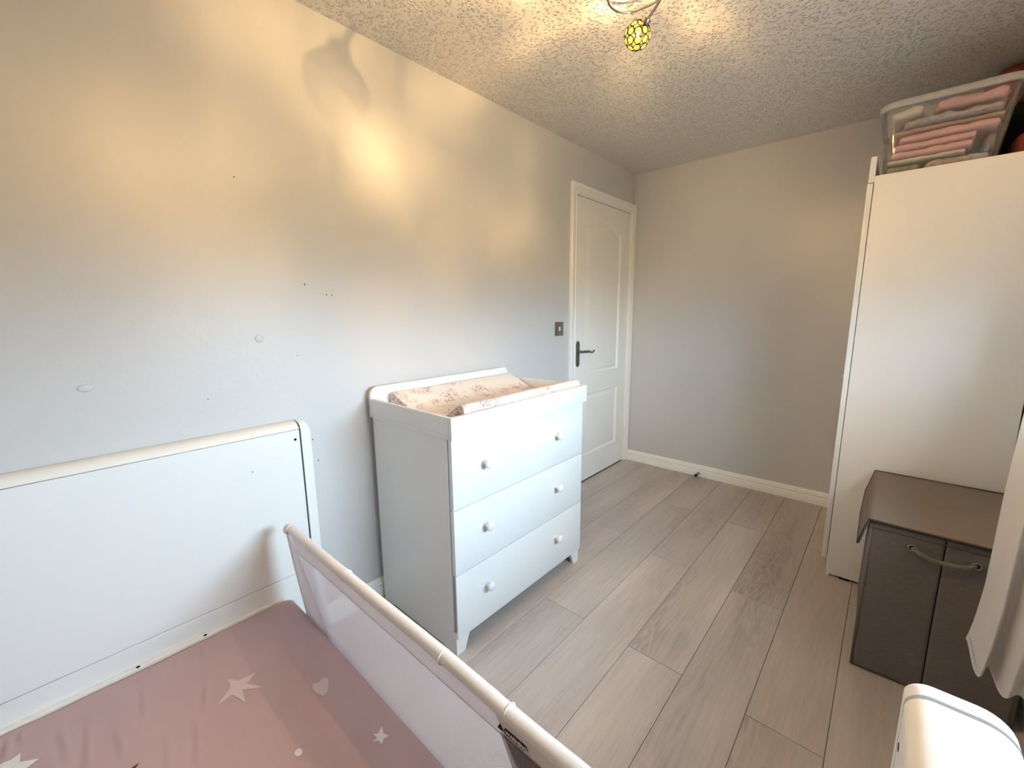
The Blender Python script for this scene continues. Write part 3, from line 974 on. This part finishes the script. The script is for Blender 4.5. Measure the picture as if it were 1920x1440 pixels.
rel(obj('curtain_rod', bm, 'chrome', cu, smooth=True), cu)
bm = bmesh.new()
for y in (-1.55, -2.75):
    bm = tube(bmesh.new(), [(1.93, y, 2.135), (W, y, 2.135)], 0.006, 8)
    rel(obj('rod_bracket', bm, 'chrome', cu, smooth=True), cu)

# ------------------------------------------------------------------ chest of drawers with changing tray
dr = tag(empty('chest_of_drawers', (0.28, -1.938, 0)), 'white three-drawer nursery chest with a raised changing tray on top', 'chest of drawers')
DX0, DX1, DYa, DYb = 0.037, 0.506, -2.340, -1.535


def db(name, par, *a, mt='drawer_white', **k):
    return rel(bx(name, mt, par, *a, **k), dr)


for ya, yb in ((DYa, DYa + 0.016), (DYb - 0.016, DYb)):
    bm = bmesh.new()
    extrude_profile(bm, [(DX0, 0.0), (0.10, 0.0), (0.112, 0.006), (DX1 - 0.06, 0.006), (DX1 - 0.05, 0.0), (DX1, 0.0), (DX1, 0.826), (DX0, 0.826)], 'y', ya, yb)
    rel(obj('side_panel', bm, 'drawer_white', dr), dr)
db('back_panel', dr, DX0 + 0.002, DX0 + 0.008, DYa + 0.0165, DYb - 0.0165, 0.05, 0.826, bev=0)
db('base_panel', dr, DX0 + 0.010, DX1 - 0.010, DYa + 0.0165, DYb - 0.0165, 0.078, 0.094, bev=0)
db('top_panel', dr, DX0, DX1, DYa + 0.0165, DYb - 0.0165, 0.808, 0.8255, bev=0)
# plinth board with cut-out legs
bm = bmesh.new()
ya, yb = DYa + 0.0005, DYb - 0.004
prof = [(ya, 0.0), (ya + 0.040, 0.0), (ya + 0.064, 0.062), (ya + 0.066, 0.066), (yb - 0.066, 0.066), (yb - 0.064, 0.062), (yb - 0.040, 0.0), (yb, 0.0), (yb, 0.090), (ya, 0.090)]
extrude_profile(bm, prof, 'x', 0.5065, 0.522)
rel(obj('leg_board', bm, 'drawer_white', dr), dr)
for z0, z1 in ((0.5695, 0.8225), (0.3215, 0.5665), (0.0685, 0.3185)):
    d_ = db('drawer', dr, 0.5125 if z0 > .1 else 0.5225, 0.5295, DYa + 0.002, DYb + 0.002, z0, z1, bev=0.0018)
    zk = {0.5695: 0.705, 0.3215: 0.463, 0.0685: 0.217}[z0]
    for yk in (-2.186, -1.742):
        rel(obj('knob', lathe(bmesh.new(), [(0, 0.010), (0.004, 0.0085), (0.014, 0.0080), (0.019, 0.0120), (0.021, 0.0165), (0.026, 0.0180), (0.031, 0.0165), (0.0345, 0.0120), (0.036, 0.004)], 'x', (0.5295, yk, zk), 24), 'drawer_white', d_, smooth=True), dr)
# drawer bodies, so that the slot behind the fronts reads as a carcass edge
db('drawer_box', dr, 0.06, 0.5045, DYa + 0.0175, DYb - 0.0175, 0.10, 0.806, bev=0)
# tray
TX0, TX1, TY0, TY1, TZ0, TZ1 = 0.030, 0.546, -2.349, -1.523, 0.8265, 0.9035
tr = db('tray', dr, TX0 + 0.012, TX1 - 0.014, TY0 + 0.0145, TY1 - 0.0145, TZ0 + 0.002, TZ0 + 0.012, bev=0)
db('tray_front', tr, TX1 - 0.0155, TX1, TY0, TY1, TZ0, TZ1, bev=0.0025)
for ya, yb, s in ((TY0, TY0 + 0.014, 1), (TY1 - 0.014, TY1, -1)):
    db('tray_side', tr, TX0 + 0.0155, TX1 - 0.016, ya, yb, TZ0, TZ1, bev=0.002)
for yy in (TY0 - 0.0006, TY1 + 0.0006):
    db('tray_bead', tr, TX0 + 0.016, TX1 - 0.018, yy - 0.0012, yy + 0.0012, TZ0 + 0.0145, TZ0 + 0.0165, bev=0, mt='drawer_white')
bm = bmesh.new()
prof = [(TY0, TZ0), (TY1, TZ0), (TY1, 0.912)]
r_ = 0.038
for i in range(9):
    a = R(90 * i / 8)
    prof.append((TY1 - r_ + r_ * math.cos(a), 0.950 - r_ + r_ * math.sin(a)))
for i in range(9):
    a = R(90 + 90 * i / 8)
    prof.append((TY0 + r_ + r_ * math.cos(a), 0.950 - r_ + r_ * math.sin(a)))
extrude_profile(bm, prof, 'x', TX0 - 0.001, TX0 + 0.015)
bmesh.ops.bevel(bm, geom=[e for e in bm.edges if abs(e.verts[0].co.x - e.verts[1].co.x) < 1e-6], offset=0.003, segments=2, affect='EDGES')
rel(obj('tray_back', bm, 'drawer_white', tr, auto=40), dr)

# changing mat in the tray
mt_ = tag(empty('changing_mat', (0.29, -1.905, 0.8395)), 'cream changing mat printed with pink toile sketches, lying in the changing tray', 'changing mat')
base = [(0.060, 0.8395), (0.060, 0.900), (0.066, 0.916), (0.080, 0.922), (0.100, 0.917), (0.150, 0.896), (0.205, 0.871), (0.250, 0.861), (0.320, 0.859), (0.370, 0.862), (0.405, 0.872),
        (0.440, 0.893), (0.470, 0.915), (0.490, 0.927), (0.508, 0.929), (0.517, 0.924), (0.519, 0.910), (0.519, 0.8395)]
pr = []
cm = catmull([(x, 0, z) for x, z in base[1:-1]], 3)
pr = [base[0]] + [(q.x, q.z) for q in cm] + [base[-1]]
bm = bmesh.new()
lps = []
NYM = 60
for i in range(NYM + 1):
    t_ = i / NYM
    y = -2.268 + 0.722 * t_
    lp = []
    for x, z in pr:
        dz = (noise.noise(Vector((x * 9, y * 7, 2))) * 0.004) if z > 0.85 else 0
        ins = 0.004 if (i in (0, NYM)) else 0
        lp.append((x, y, max(0.8395, z + dz - ins)))
    lps.append(lp)
loft(bm, lps, cap0=True, cap1=True)
rel(obj('mat_cover', bm, 'toile_print', mt_, auto=50), mt_)

# ------------------------------------------------------------------ cot bed
bed = tag(empty('cot_bed', (0.85, -3.05, 0)), 'white toddler cot bed with tall plain headboard and footboard', 'bed')
BY1, BYI = -2.603, -2.637
BY0, BYJ = -3.535, -3.501


def board_prof(x0, x1, z0, z1, ri, ro, d=0.0):
    """cross-section (x,z) of an end board with a rolled top, inset by d"""
    x0, x1, z1 = x0 + d, x1 - d, z1 - d
    ri, ro = max(ri - d, .004), max(ro - d, .004)
    out = [(x0, z0), (x1, z0)]
    for i in range(9):
        a = R(90 * i / 8)
        out.append((x1 - ro + ro * math.cos(a), z1 - ro * 0.9 + ro * 0.9 * math.sin(a)))
    for i in range(9):
        a = R(90 + 90 * i / 8)
        out.append((x0 + ri + ri * math.cos(a), z1 - ri * 0.9 + ri * 0.9 * math.sin(a)))
    return out


def rounded_post(bm, x0, x1, z1, ri, ro, yin, yout):
    """post whose top outer corner is rounded in the y-z plane as well"""
    s = 1 if yout > yin else -1
    wid = abs(yout - yin)
    lps = [[(x, yin, z) for x, z in board_prof(x0, x1, 0, z1, ri, ro)]]
    k = 8
    rad = 0.024
    for i in range(k + 1):
        a = R(90 * i / k)
        y = yin + s * (wid - rad + rad * math.sin(a))
        dd = rad * (1 - math.cos(a))
        lps.append([(min(max(x, x0 + dd * 0.15), x1 - dd * 0.15), y, z - (dd if z > z1 - 0.08 else 0)) for x, z in board_prof(x0, x1, 0, z1, ri, ro)])
    loft(bm, lps, cap0=True, cap1=True)


def end_board(name, x0, x1, ztop, ri, ro, inner, zl, zline, zpan):
    """inner = +1 when the bed side faces +x"""
    hb = obj(name, box(bmesh.new(), x0 + 0.008, x1 - 0.008, BYJ - 0.002, BYI + 0.002, 0.14, ztop - 0.02), 'white_board', bed)   # core board
    rel(hb, bed)
    for yin, yout in ((BYI + 0.0, BY1), (BYJ, BY0)):
        bm = bmesh.new()
        rounded_post(bm, x0, x1, ztop, ri, ro, yin, yout)
        rel(obj('post', bm, 'white_board', hb, auto=35), bed)
        s = 1 if yout > yin else -1
        bm = bmesh.new()
        lps = [[(x, y, z) for x, z in board_prof(x0, x1, 0.14, ztop, ri, ro, 0.006)] for y in (yin + s * 0.001, yin - s * 0.010)]
        loft(bm, lps, cap0=True, cap1=True)
        rel(obj('joint_strip', bm, 'gap_grey', hb, auto=35), bed)
    bm = bmesh.new()
    loft(bm, [[(x, y, max(z, zline + 0.0015)) for x, z in board_prof(x0, x1, zline, ztop, ri, ro)] for y in (BYJ + 0.006, BYI - 0.006)], cap0=True, cap1=True)
    rel(obj('top_rail', bm, 'cream_rail', hb, auto=35), bed)
    rel(bx('panel', 'white_board', hb, x0, x1, BYJ + 0.0055, BYI - 0.0055, zpan + 0.001, zline - 0.0005, 0.0012, 1), bed)
    rel(bx('bottom_rail', 'white_board', hb, x0, x1, BYJ + 0.0055, BYI - 0.0055, 0.14, zpan - 0.001, 0.0012, 1), bed)
    xi = x1 if inner > 0 else x0
    rel(obj('bolt_hole', lathe(bmesh.new(), [(-0.0005, 0.0046), (0.0007, 0.0046)], 'x', (xi, -2.658, zline - 0.034), 14), 'ink_black', hb), bed)
    return hb


hb = end_board('headboard', 0.002, 0.069, 0.870, 0.016, 0.034, 1, 0, 0.846, 0.3165)
fb = end_board('footboard', 1.637, 1.721, 0.846, 0.022, 0.030, -1, 0, 0.822, 0.3165)
rel(bx('headboard_ledge', 'cream_rail', hb, 0.0695, 0.0885, BYJ + 0.01, -2.755, 0.215, 0.2545, 0.002), bed)
for y, x in ((-3.145, 0.081), (-2.985, 0.081)):
    rel(obj('bolt_hole', lathe(bmesh.new(), [(-0.0005, 0.0048), (0.0006, 0.0048)], 'z', (x, y, 0.2545), 12), 'ink_black', hb), bed)
rel(obj('chip', lathe(bmesh.new(), [(-0.0004, 0.0022), (0.0006, 0.0020)], 'x', (0.069, -2.80, 0.735), 8), 'ink_grey', hb), bed)
for y0, y1 in ((-2.722, -2.700), (-3.455, -3.433)):
    rel(bx('side_rail', 'white_board', bed, 0.0695, 1.6365, y0, y1, 0.08, 0.175, 0.003), bed)
bm = bmesh.new()
for i in range(12):
    x = 0.16 + i * 0.125
    box(bm, x, x + 0.06, -3.432, -2.723, 0.100, 0.114, 0.002, 1)
rel(obj('slat_base', bm, 'cream_rail', bed), bed)

# ------------------------------------------------------------------ mattress with fitted pink sheet
MX0, MX1, MY0, MY1, MZ0, MZ = 0.0895, 1.630, -3.470, -2.730, 0.1285, 0.257
WR = [((0.185, -3.147), (0.304, -3.157), .0040), ((0.286, -3.026), (0.387, -3.052), .0038), ((0.389, -3.069), (0.545, -3.099), .0030), ((0.13, -3.060), (0.179, -3.073), .0035),
      ((0.125, -2.999), (0.204, -3.014), .0035), ((0.293, -3.208), (0.392, -3.204), .0030), ((0.115, -3.364), (0.168, -3.361), .004), ((0.114, -3.381), (0.216, -3.389), .005),
      ((0.54, -3.10), (0.80, -3.15), .0022), ((0.20, -3.25), (0.42, -3.27), .003), ((0.30, -3.31), (0.5, -3.30), .003), ((0.18, -3.30), (0.3, -3.29), .003), ((0.40, -3.13), (0.62, -3.16), .002)]


def mz(x, y):
    h = MZ + noise.noise(Vector((x * 5, y * 5, 0.3))) * 0.0025 + noise.noise(Vector((x * 3, y * 13, 4.3))) * 0.0025
    for (ax, ay), (bx_, by), am in WR:
        dx, dy = bx_ - ax, by - ay
        L2 = dx * dx + dy * dy
        t_ = ((x - ax) * dx + (y - ay) * dy) / L2
        if -0.25 < t_ < 1.25:
            e = max(0.0, min(1.0, 1 - abs(t_ - 0.5) * 1.6))
            tt = max(0, min(1, t_))
            d = abs((x - ax) * dy - (y - ay) * dx) / math.sqrt(L2)
            d_s = ((x - ax) * dy - (y - ay) * dx) / math.sqrt(L2)
            h += am * e * (math.exp(-(d_s / .006) ** 2) - 0.8 * math.exp(-((d_s - 0.011) / .007) ** 2))
    return h


rc, re = 0.034, 0.016       # plan corner radius, top edge radius
NX, NY = 210, 120
bm = bmesh.new()
top = []
for i in range(NX + 1):
    row = []
    for j in range(NY + 1):
        x = MX0 + (MX1 - MX0) * i / NX
        y = MY0 + (MY1 - MY0) * j / NY
        cx = max(MX0 + rc, min(MX1 - rc, x))
        cy = max(MY0 + rc, min(MY1 - rc, y))
        d = math.hypot(x - cx, y - cy)
        edge = min(x - MX0, MX1 - x, y - MY0, MY1 - y)
        if x != cx and y != cy and d > 1e-9:
            if d > rc:
                x, y = cx + (x - cx) * rc / d, cy + (y - cy) * rc / d
                d = rc
            edge = rc - d
        x += 0.010 * math.sin(PI * (y - MY0) / (MY1 - MY0)) ** 2 * max(0, 1 - (x - MX0) / 0.15)
        z = mz(x, y)
        if edge < re:
            z -= re - math.sqrt(max(0, re * re - (re - edge) ** 2))
        row.append(bm.verts.new((x, y, z)))
    top.append(row)
for i in range(NX):
    for j in range(NY):
        bm.faces.new((top[i][j], top[i + 1][j], top[i + 1][j + 1], top[i][j + 1]))
loop = [top[i][0] for i in range(NX)] + [top[NX][j] for j in range(NY)] + [top[i][NY] for i in range(NX, 0, -1)] + [top[0][j] for j in range(NY, 0, -1)]
low = [bm.verts.new((v.co.x, v.co.y, MZ0)) for v in loop]
for i in range(len(loop)):
    k = (i + 1) % len(loop)
    bm.faces.new((loop[i], loop[k], low[k], low[i]))
bm.faces.new(low)
bmesh.ops.remove_doubles(bm, verts=bm.verts[:], dist=1e-5)
ma = tag(obj('mattress', bm, 'sheet_pink', None, smooth=True), 'cot mattress under a dusty pink fitted sheet printed with white stars and a heart', 'mattress')


def decal(name, pts, mtl, par):
    """flat print: a polygon refined on the sheet's own relief"""
    bm = bmesh.new()
    vs = [bm.verts.new((x, y, 0)) for x, y in pts]
    es = [bm.edges.new((vs[i], vs[(i + 1) % len(vs)])) for i in range(len(vs))]
    bmesh.ops.triangle_fill(bm, use_beauty=True, edges=es)
    for _ in range(4):
        bmesh.ops.subdivide_edges(bm, edges=[e for e in bm.edges if e.calc_length() > 0.004], cuts=1, use_grid_fill=False)
    bmesh.ops.triangulate(bm, faces=bm.faces[:])
    for v in bm.verts:
        v.co.z = mz(v.co.x, v.co.y) + 0.0009
    return obj(name, bm, mtl, par, smooth=True)


S1 = [(0.359, -2.927), (0.382, -2.957), (0.427, -2.93), (0.396, -2.971), (0.442, -2.978), (0.391, -2.994), (0.396, -3.026), (0.361, -2.989), (0.326, -2.986), (0.355, -2.969)]
S2 = [(0.765, -2.778), (0.784, -2.785), (0.798, -2.779), (0.795, -2.792), (0.804, -2.802), (0.789, -2.802), (0.783, -2.812), (0.781, -2.801), (0.766, -2.803), (0.774, -2.794)]
S3 = [(0.197, -3.363), (0.226, -3.364), (0.247, -3.334), (0.259, -3.36), (0.306, -3.345), (0.248, -3.378), (0.262, -3.402), (0.226, -3.389), (0.202, -3.401), (0.205, -3.38)]
HE = [(0.535, -2.847), (0.523, -2.84), (0.524, -2.833), (0.529, -2.828), (0.527, -2.822), (0.523, -2.815), (0.526, -2.81), (0.531, -2.805), (0.541, -2.806), (0.55, -2.809), (0.571, -2.822), (0.577, -2.83), (0.579, -2.836), (0.567, -2.841), (0.554, -2.846)]
DO = [(0.6775 + 0.010 * math.cos(a), -2.938 + 0.008 * math.sin(a)) for a in [2 * PI * i / 14 for i in range(14)]]
SP = [(0.432, -3.185), (0.439, -3.189), (0.444, -3.196), (0.44, -3.206), (0.434, -3.198)]
for nm, pts, mtl in (('printed_star', S1, 'print_pale_pink'), ('printed_star', S2, 'print_white'), ('printed_star', S3, 'print_white'), ('printed_heart', HE, 'print_pale_pink'), ('printed_dot', DO, 'print_white'), ('printed_spike', SP, 'print_brown')):
    decal(nm, pts, mtl, ma)

# ------------------------------------------------------------------ bed guard
gd = tag(empty('bed_guard', (0.85, -2.745, 0.25)), 'white mesh bed guard with padded top bar, fixed along the open side of the bed', 'bed guard')
GY, GZ, GX0, GX1 = -2.745, 0.5555, 0.166, 1.56
gp = [(0.210, GY + 0.0260, 0.196), (0.203, GY + 0.0210, 0.26), (0.184, GY + 0.0085, 0.40), (0.170, GY, 0.515), (0.168, GY, 0.540), (0.176, GY, 0.552), (0.195, GY, 0.556)]
cen = catmull(gp, 5)[:-1]
xx = 0.195
while xx < GX1:
    cen.append(Vector((xx, GY + 0.0015 * math.sin(xx * 9), GZ + 0.0010 * math.sin(xx * 14))))
    xx += 0.02
rad = []
for q in cen:
    w_ = 0.0065 if q.z < 0.53 else 0.0145
    rad.append(w_ + 0.0006 * noise.noise(Vector((q.x * 40, 1, 1))))
bm = bmesh.new()
i0 = next(i for i, q in enumerate(cen) if q.z >= 0.53)
tube(bm, cen[i0:], [min(rad[i], 0.010 + 0.0015 * (i - i0)) for i in range(i0, len(cen))], 14)
rel(obj('top_bar', bm, 'guard_tube', gd, smooth=True), gd)
bm = bmesh.new()
tube(bm, cen[:i0 + 1], 0.0055, 8)
rel(obj('end_bar', bm, 'guard_sleeve', gd, smooth=True), gd)
for x in (0.199, 0.572, 0.978, 1.158):
    bm = bmesh.new()
    tube(bm, [(x, GY + 0.0150 * math.cos(a), GZ + 0.0150 * math.sin(a)) for a in [2 * PI * i / 20 for i in range(20)]], 0.0013, 6, closed=True)
    rel(obj('seam_ring', bm, 'stitch_white', gd, smooth=True), gd)


def lean(z):
    return max(0.0, 0.5 - z) * 0.085


def sheet(pts, th=0.0016, y=GY):
    bm = bmesh.new()
    extr = [[(x, yy + lean(z), z) for x, z in pts] for yy in (y - th / 2, y + th / 2)]
    loft(bm, extr, cap0=True, cap1=True)
    return bm


ZB = 0.258
rel(obj('top_sleeve', sheet([(0.178, 0.548), (GX1, 0.548), (GX1, 0.497), (1.2, 0.497), (0.8, 0.496), (0.60, 0.494), (0.40, 0.494), (0.235, 0.488)], 0.004), 'guard_sleeve', gd), gd)
rel(obj('end_sleeve', sheet([(0.170, 0.535), (0.230, 0.4885), (0.262, 0.430), (0.348, 0.272), (0.385, 0.195), (0.208, 0.195), (0.198, ZB), (0.182, 0.40)], 0.005, GY - 0.001), 'guard_sleeve', gd), gd)
rel(obj('mesh_panel', sheet([(0.233, 0.492), (GX1, 0.500), (GX1, 0.20), (0.352, 0.20), (0.345, 0.275)], 0.0012), 'guard_mesh', gd), gd)
rel(obj('edge_binding', tube(bmesh.new(), [(0.236, GY - 0.003, 0.488), (0.40, GY - 0.003, 0.4945), (0.60, GY - 0.003, 0.4945), (0.8, GY - 0.003, 0.4965), (1.2, GY - 0.003, 0.4975), (GX1, GY - 0.003, 0.4975)], 0.0010, 6), 'ink_grey' if False else 'guard_sleeve', gd, smooth=True), gd)
# fold of the fabric behind the end sleeve
rel(obj('gusset', sheet([(0.236, 0.486), (0.318, 0.484), (0.420, 0.195), (0.380, 0.195), (0.262, 0.425)], 0.0012, GY + 0.006), 'guard_mesh', gd), gd)
# metal foot bars that slide under the mattress
bm = bmesh.new()
for x in (0.35, 1.35):
    bm = tube(bmesh.new(), [(x, GY + 0.034, 0.22), (x, GY + 0.034, 0.122), (x, -3.05, 0.122)], 0.005, 8)
    rel(obj('foot_bar', bm, 'guard_sleeve', gd, smooth=True), gd)

# warning label sewn to the sleeve
lab = rel(obj('warning_label', sheet([(1.128, 0.533), (1.50, 0.533), (1.50, 0.420), (1.172, 0.455)], 0.0012, GY - 0.0036), 'label_cloth', gd), gd)


def text_mesh(txt, size, mtl, name, par, x, z, y, bold=0.0):
    cu_ = bpy.data.curves.new(name, 'FONT')
    cu_.body = txt
    cu_.size = size
    cu_.offset = bold
    cu_.extrude = 0.0002
    o_ = bpy.data.objects.new(name, cu_)
    COL.objects.link(o_)
    bpy.context.view_layer.update()
    me = bpy.data.meshes.new_from_object(o_.evaluated_get(bpy.context.evaluated_depsgraph_get()))
    bpy.data.objects.remove(o_)
    me.transform(Matrix.Translation(Vector((x, y, z)) - Vector(gd.location)) @ Matrix.Rotation(R(90), 4, 'X'))
    me.materials.clear()
    return link(name, me, mtl, par)


yl = GY - 0.0046
# rounded black bar with the word in white
bar = []
bx0, bx1, bz0, bz1 = 1.148, 1.202, 0.5085, 0.5205
rr = 0.0058
for cx, cz, a00 in ((bx1 - rr, bz1 - rr, 0), (bx0 + rr, bz1 - rr, 90), (bx0 + rr, bz0 + rr, 180), (bx1 - rr, bz0 + rr, 270)):
    for i in range(6):
        a = R(a00 + 90 * i / 5)
        bar.append((cx + rr * math.cos(a), cz + rr * math.sin(a)))
bar_o = rel(obj('warning_bar', sheet(bar, 0.0006, yl), 'ink_black', lab), gd)
text_mesh('WARNING', 0.0103, 'print_white', 'warning_word', lab, bx0 + 0.0040, bz0 + 0.0024, yl - 0.0007, 0.0004)
bm = bmesh.new()
extr = [[(1.132, yy, 0.5095), (1.146, yy, 0.5095), (1.139, yy, 0.5215)] for yy in (yl - 0.0003, yl + 0.0003)]
loft(bm, extr, cap0=True, cap1=True)
rel(obj('warning_triangle', bm, 'ink_black', lab), gd)
# unreadable small print: rows of word-length dashes
bm = bmesh.new()
rnd = random.Random(3)
z = 0.503
row = 0
while z > 0.428:
    x = 1.140 + max(0, (0.500 - z) * 0.55)
    while x < 1.46:
        w_ = rnd.choice((0.0015, 0.0025, 0.0035, 0.005))
        box(bm, x, x + w_, yl - 0.0002, yl + 0.0002, z, z + 0.0014)
        x += w_ + 0.0011
    z -= 0.0027
    row += 1
sp = rel(obj('small_print', bm, 'ink_grey', lab), gd)
sp['kind'] = 'stuff'

# ------------------------------------------------------------------ ceiling light
cl_ = tag(empty('ceiling_light', (1.02, -2.12, H)), 'chrome ceiling light with curled arms and a crystal globe shade, glowing warm', 'ceiling light')
rel(obj('ceiling_rose', lathe(bmesh.new(), [(0, 0.055), (-0.010, 0.055), (-0.022, 0.046), (-0.030, 0.02), (-0.045, 0.012)], 'z', (1.02, -2.12, H), 28), 'chrome', cl_, auto=40), cl_)
GR = 0.037
globes = [(0.922, -1.886, 2.060), (1.15, -2.30, 2.060), (0.80, -2.32, 2.060)]
arms = [[(1.03, -2.10, 2.235), (1.085, -2.03, 2.19), (1.060, -1.962, 2.130), (1.000, -1.921, 2.098), (0.948, -1.892, 2.083)],
        [(1.02, -2.14, 2.235), (1.08, -2.22, 2.19), (1.12, -2.27, 2.14), (1.143, -2.293, 2.095)],
        [(1.01, -2.12, 2.235), (0.93, -2.20, 2.20), (0.86, -2.28, 2.14), (0.81, -2.315, 2.095)]]


def fib(k):
    out = []
    for i in range(k):
        z_ = 1 - 2 * (i + 0.5) / k
        r__ = math.sqrt(1 - z_ * z_)
        a = i * PI * (3 - math.sqrt(5))
        out.append(Vector((r__ * math.cos(a), r__ * math.sin(a), z_)))
    return out


for g, arm in zip(globes, arms):
    g = Vector(g)
    rel(obj('arm', tube(bmesh.new(), catmull(arm, 8), 0.0042, 10), 'chrome', cl_, smooth=True), cl_)
    top_d = (Vector(arm[-1]) - g).normalized()
    rot = Vector((0, 0, 1)).rotation_difference(top_d)
    bm = bmesh.new()
    lathe(bm, [(GR + 0.013, 0.005), (GR + 0.009, 0.012), (GR - 0.006, 0.0145), (GR - 0.016, 0.012)], 'z', (0, 0, 0), 16)
    for v in bm.verts:
        v.co = g + rot @ v.co
    rel(obj('lamp_holder', bm, 'chrome', cl_, auto=50), cl_)
    bmr, bmc = bmesh.new(), bmesh.new()
    for d in fib(34):
        if d.z > 0.86:
            continue
        d = rot @ d
        s = d.cross(Vector((0.3, 0.2, 0.9))).normalized()
        t2 = d.cross(s)
        rr = 0.0105
        c0 = g + d * (GR - 0.0012)
        tube(bmr, [c0 + (s * math.cos(a) + t2 * math.sin(a)) * rr for a in [2 * PI * i / 14 for i in range(14)]], 0.0011, 5, closed=True)
        lp = []
        for hh, r2 in ((-0.0012, 0.0072), (0.0002, 0.0088), (0.0016, 0.0072), (0.0024, 0.003)):
            lp.append([c0 + d * hh + (s * math.cos(a) + t2 * math.sin(a)) * r2 for a in [2 * PI * i / 10 for i in range(10)]])
        loft(bmc, lp, cap0=True, cap1=True)
    sh = rel(obj('lamp_shade', bmr, 'shade_wire', cl_, smooth=True), cl_)
    rel(obj('crystal_beads', bmc, 'crystal', sh), cl_)
    bm = bmesh.new()
    lathe(bm, [(-0.006, 0.001), (-0.005, 0.0028), (0.003, 0.0030), (0.005, 0.0012)], 'z', (0, 0, 0), 12)
    for v in bm.verts:
        v.co = g + rot @ (v.co + Vector((0, 0, 0.004)))
    rel(obj('bulb', bm, 'bulb_glow', sh, smooth=True), cl_)
# the decorative curl
curl = catmull([(1.00, -2.10, 2.235), (0.91, -2.02, 2.215), (0.845, -1.94, 2.203), (0.812, -1.870, 2.20), (0.815, -1.820, 2.20), (0.841, -1.788, 2.20), (0.885, -1.776, 2.20), (0.94, -1.780, 2.20), (1.00, -1.82, 2.203), (1.05, -1.90, 2.21), (1.06, -2.0, 2.22), (1.035, -2.09, 2.235)], 8)
rel(obj('curl', tube(bmesh.new(), curl, 0.0034, 10), 'chrome', cl_, smooth=True), cl_)
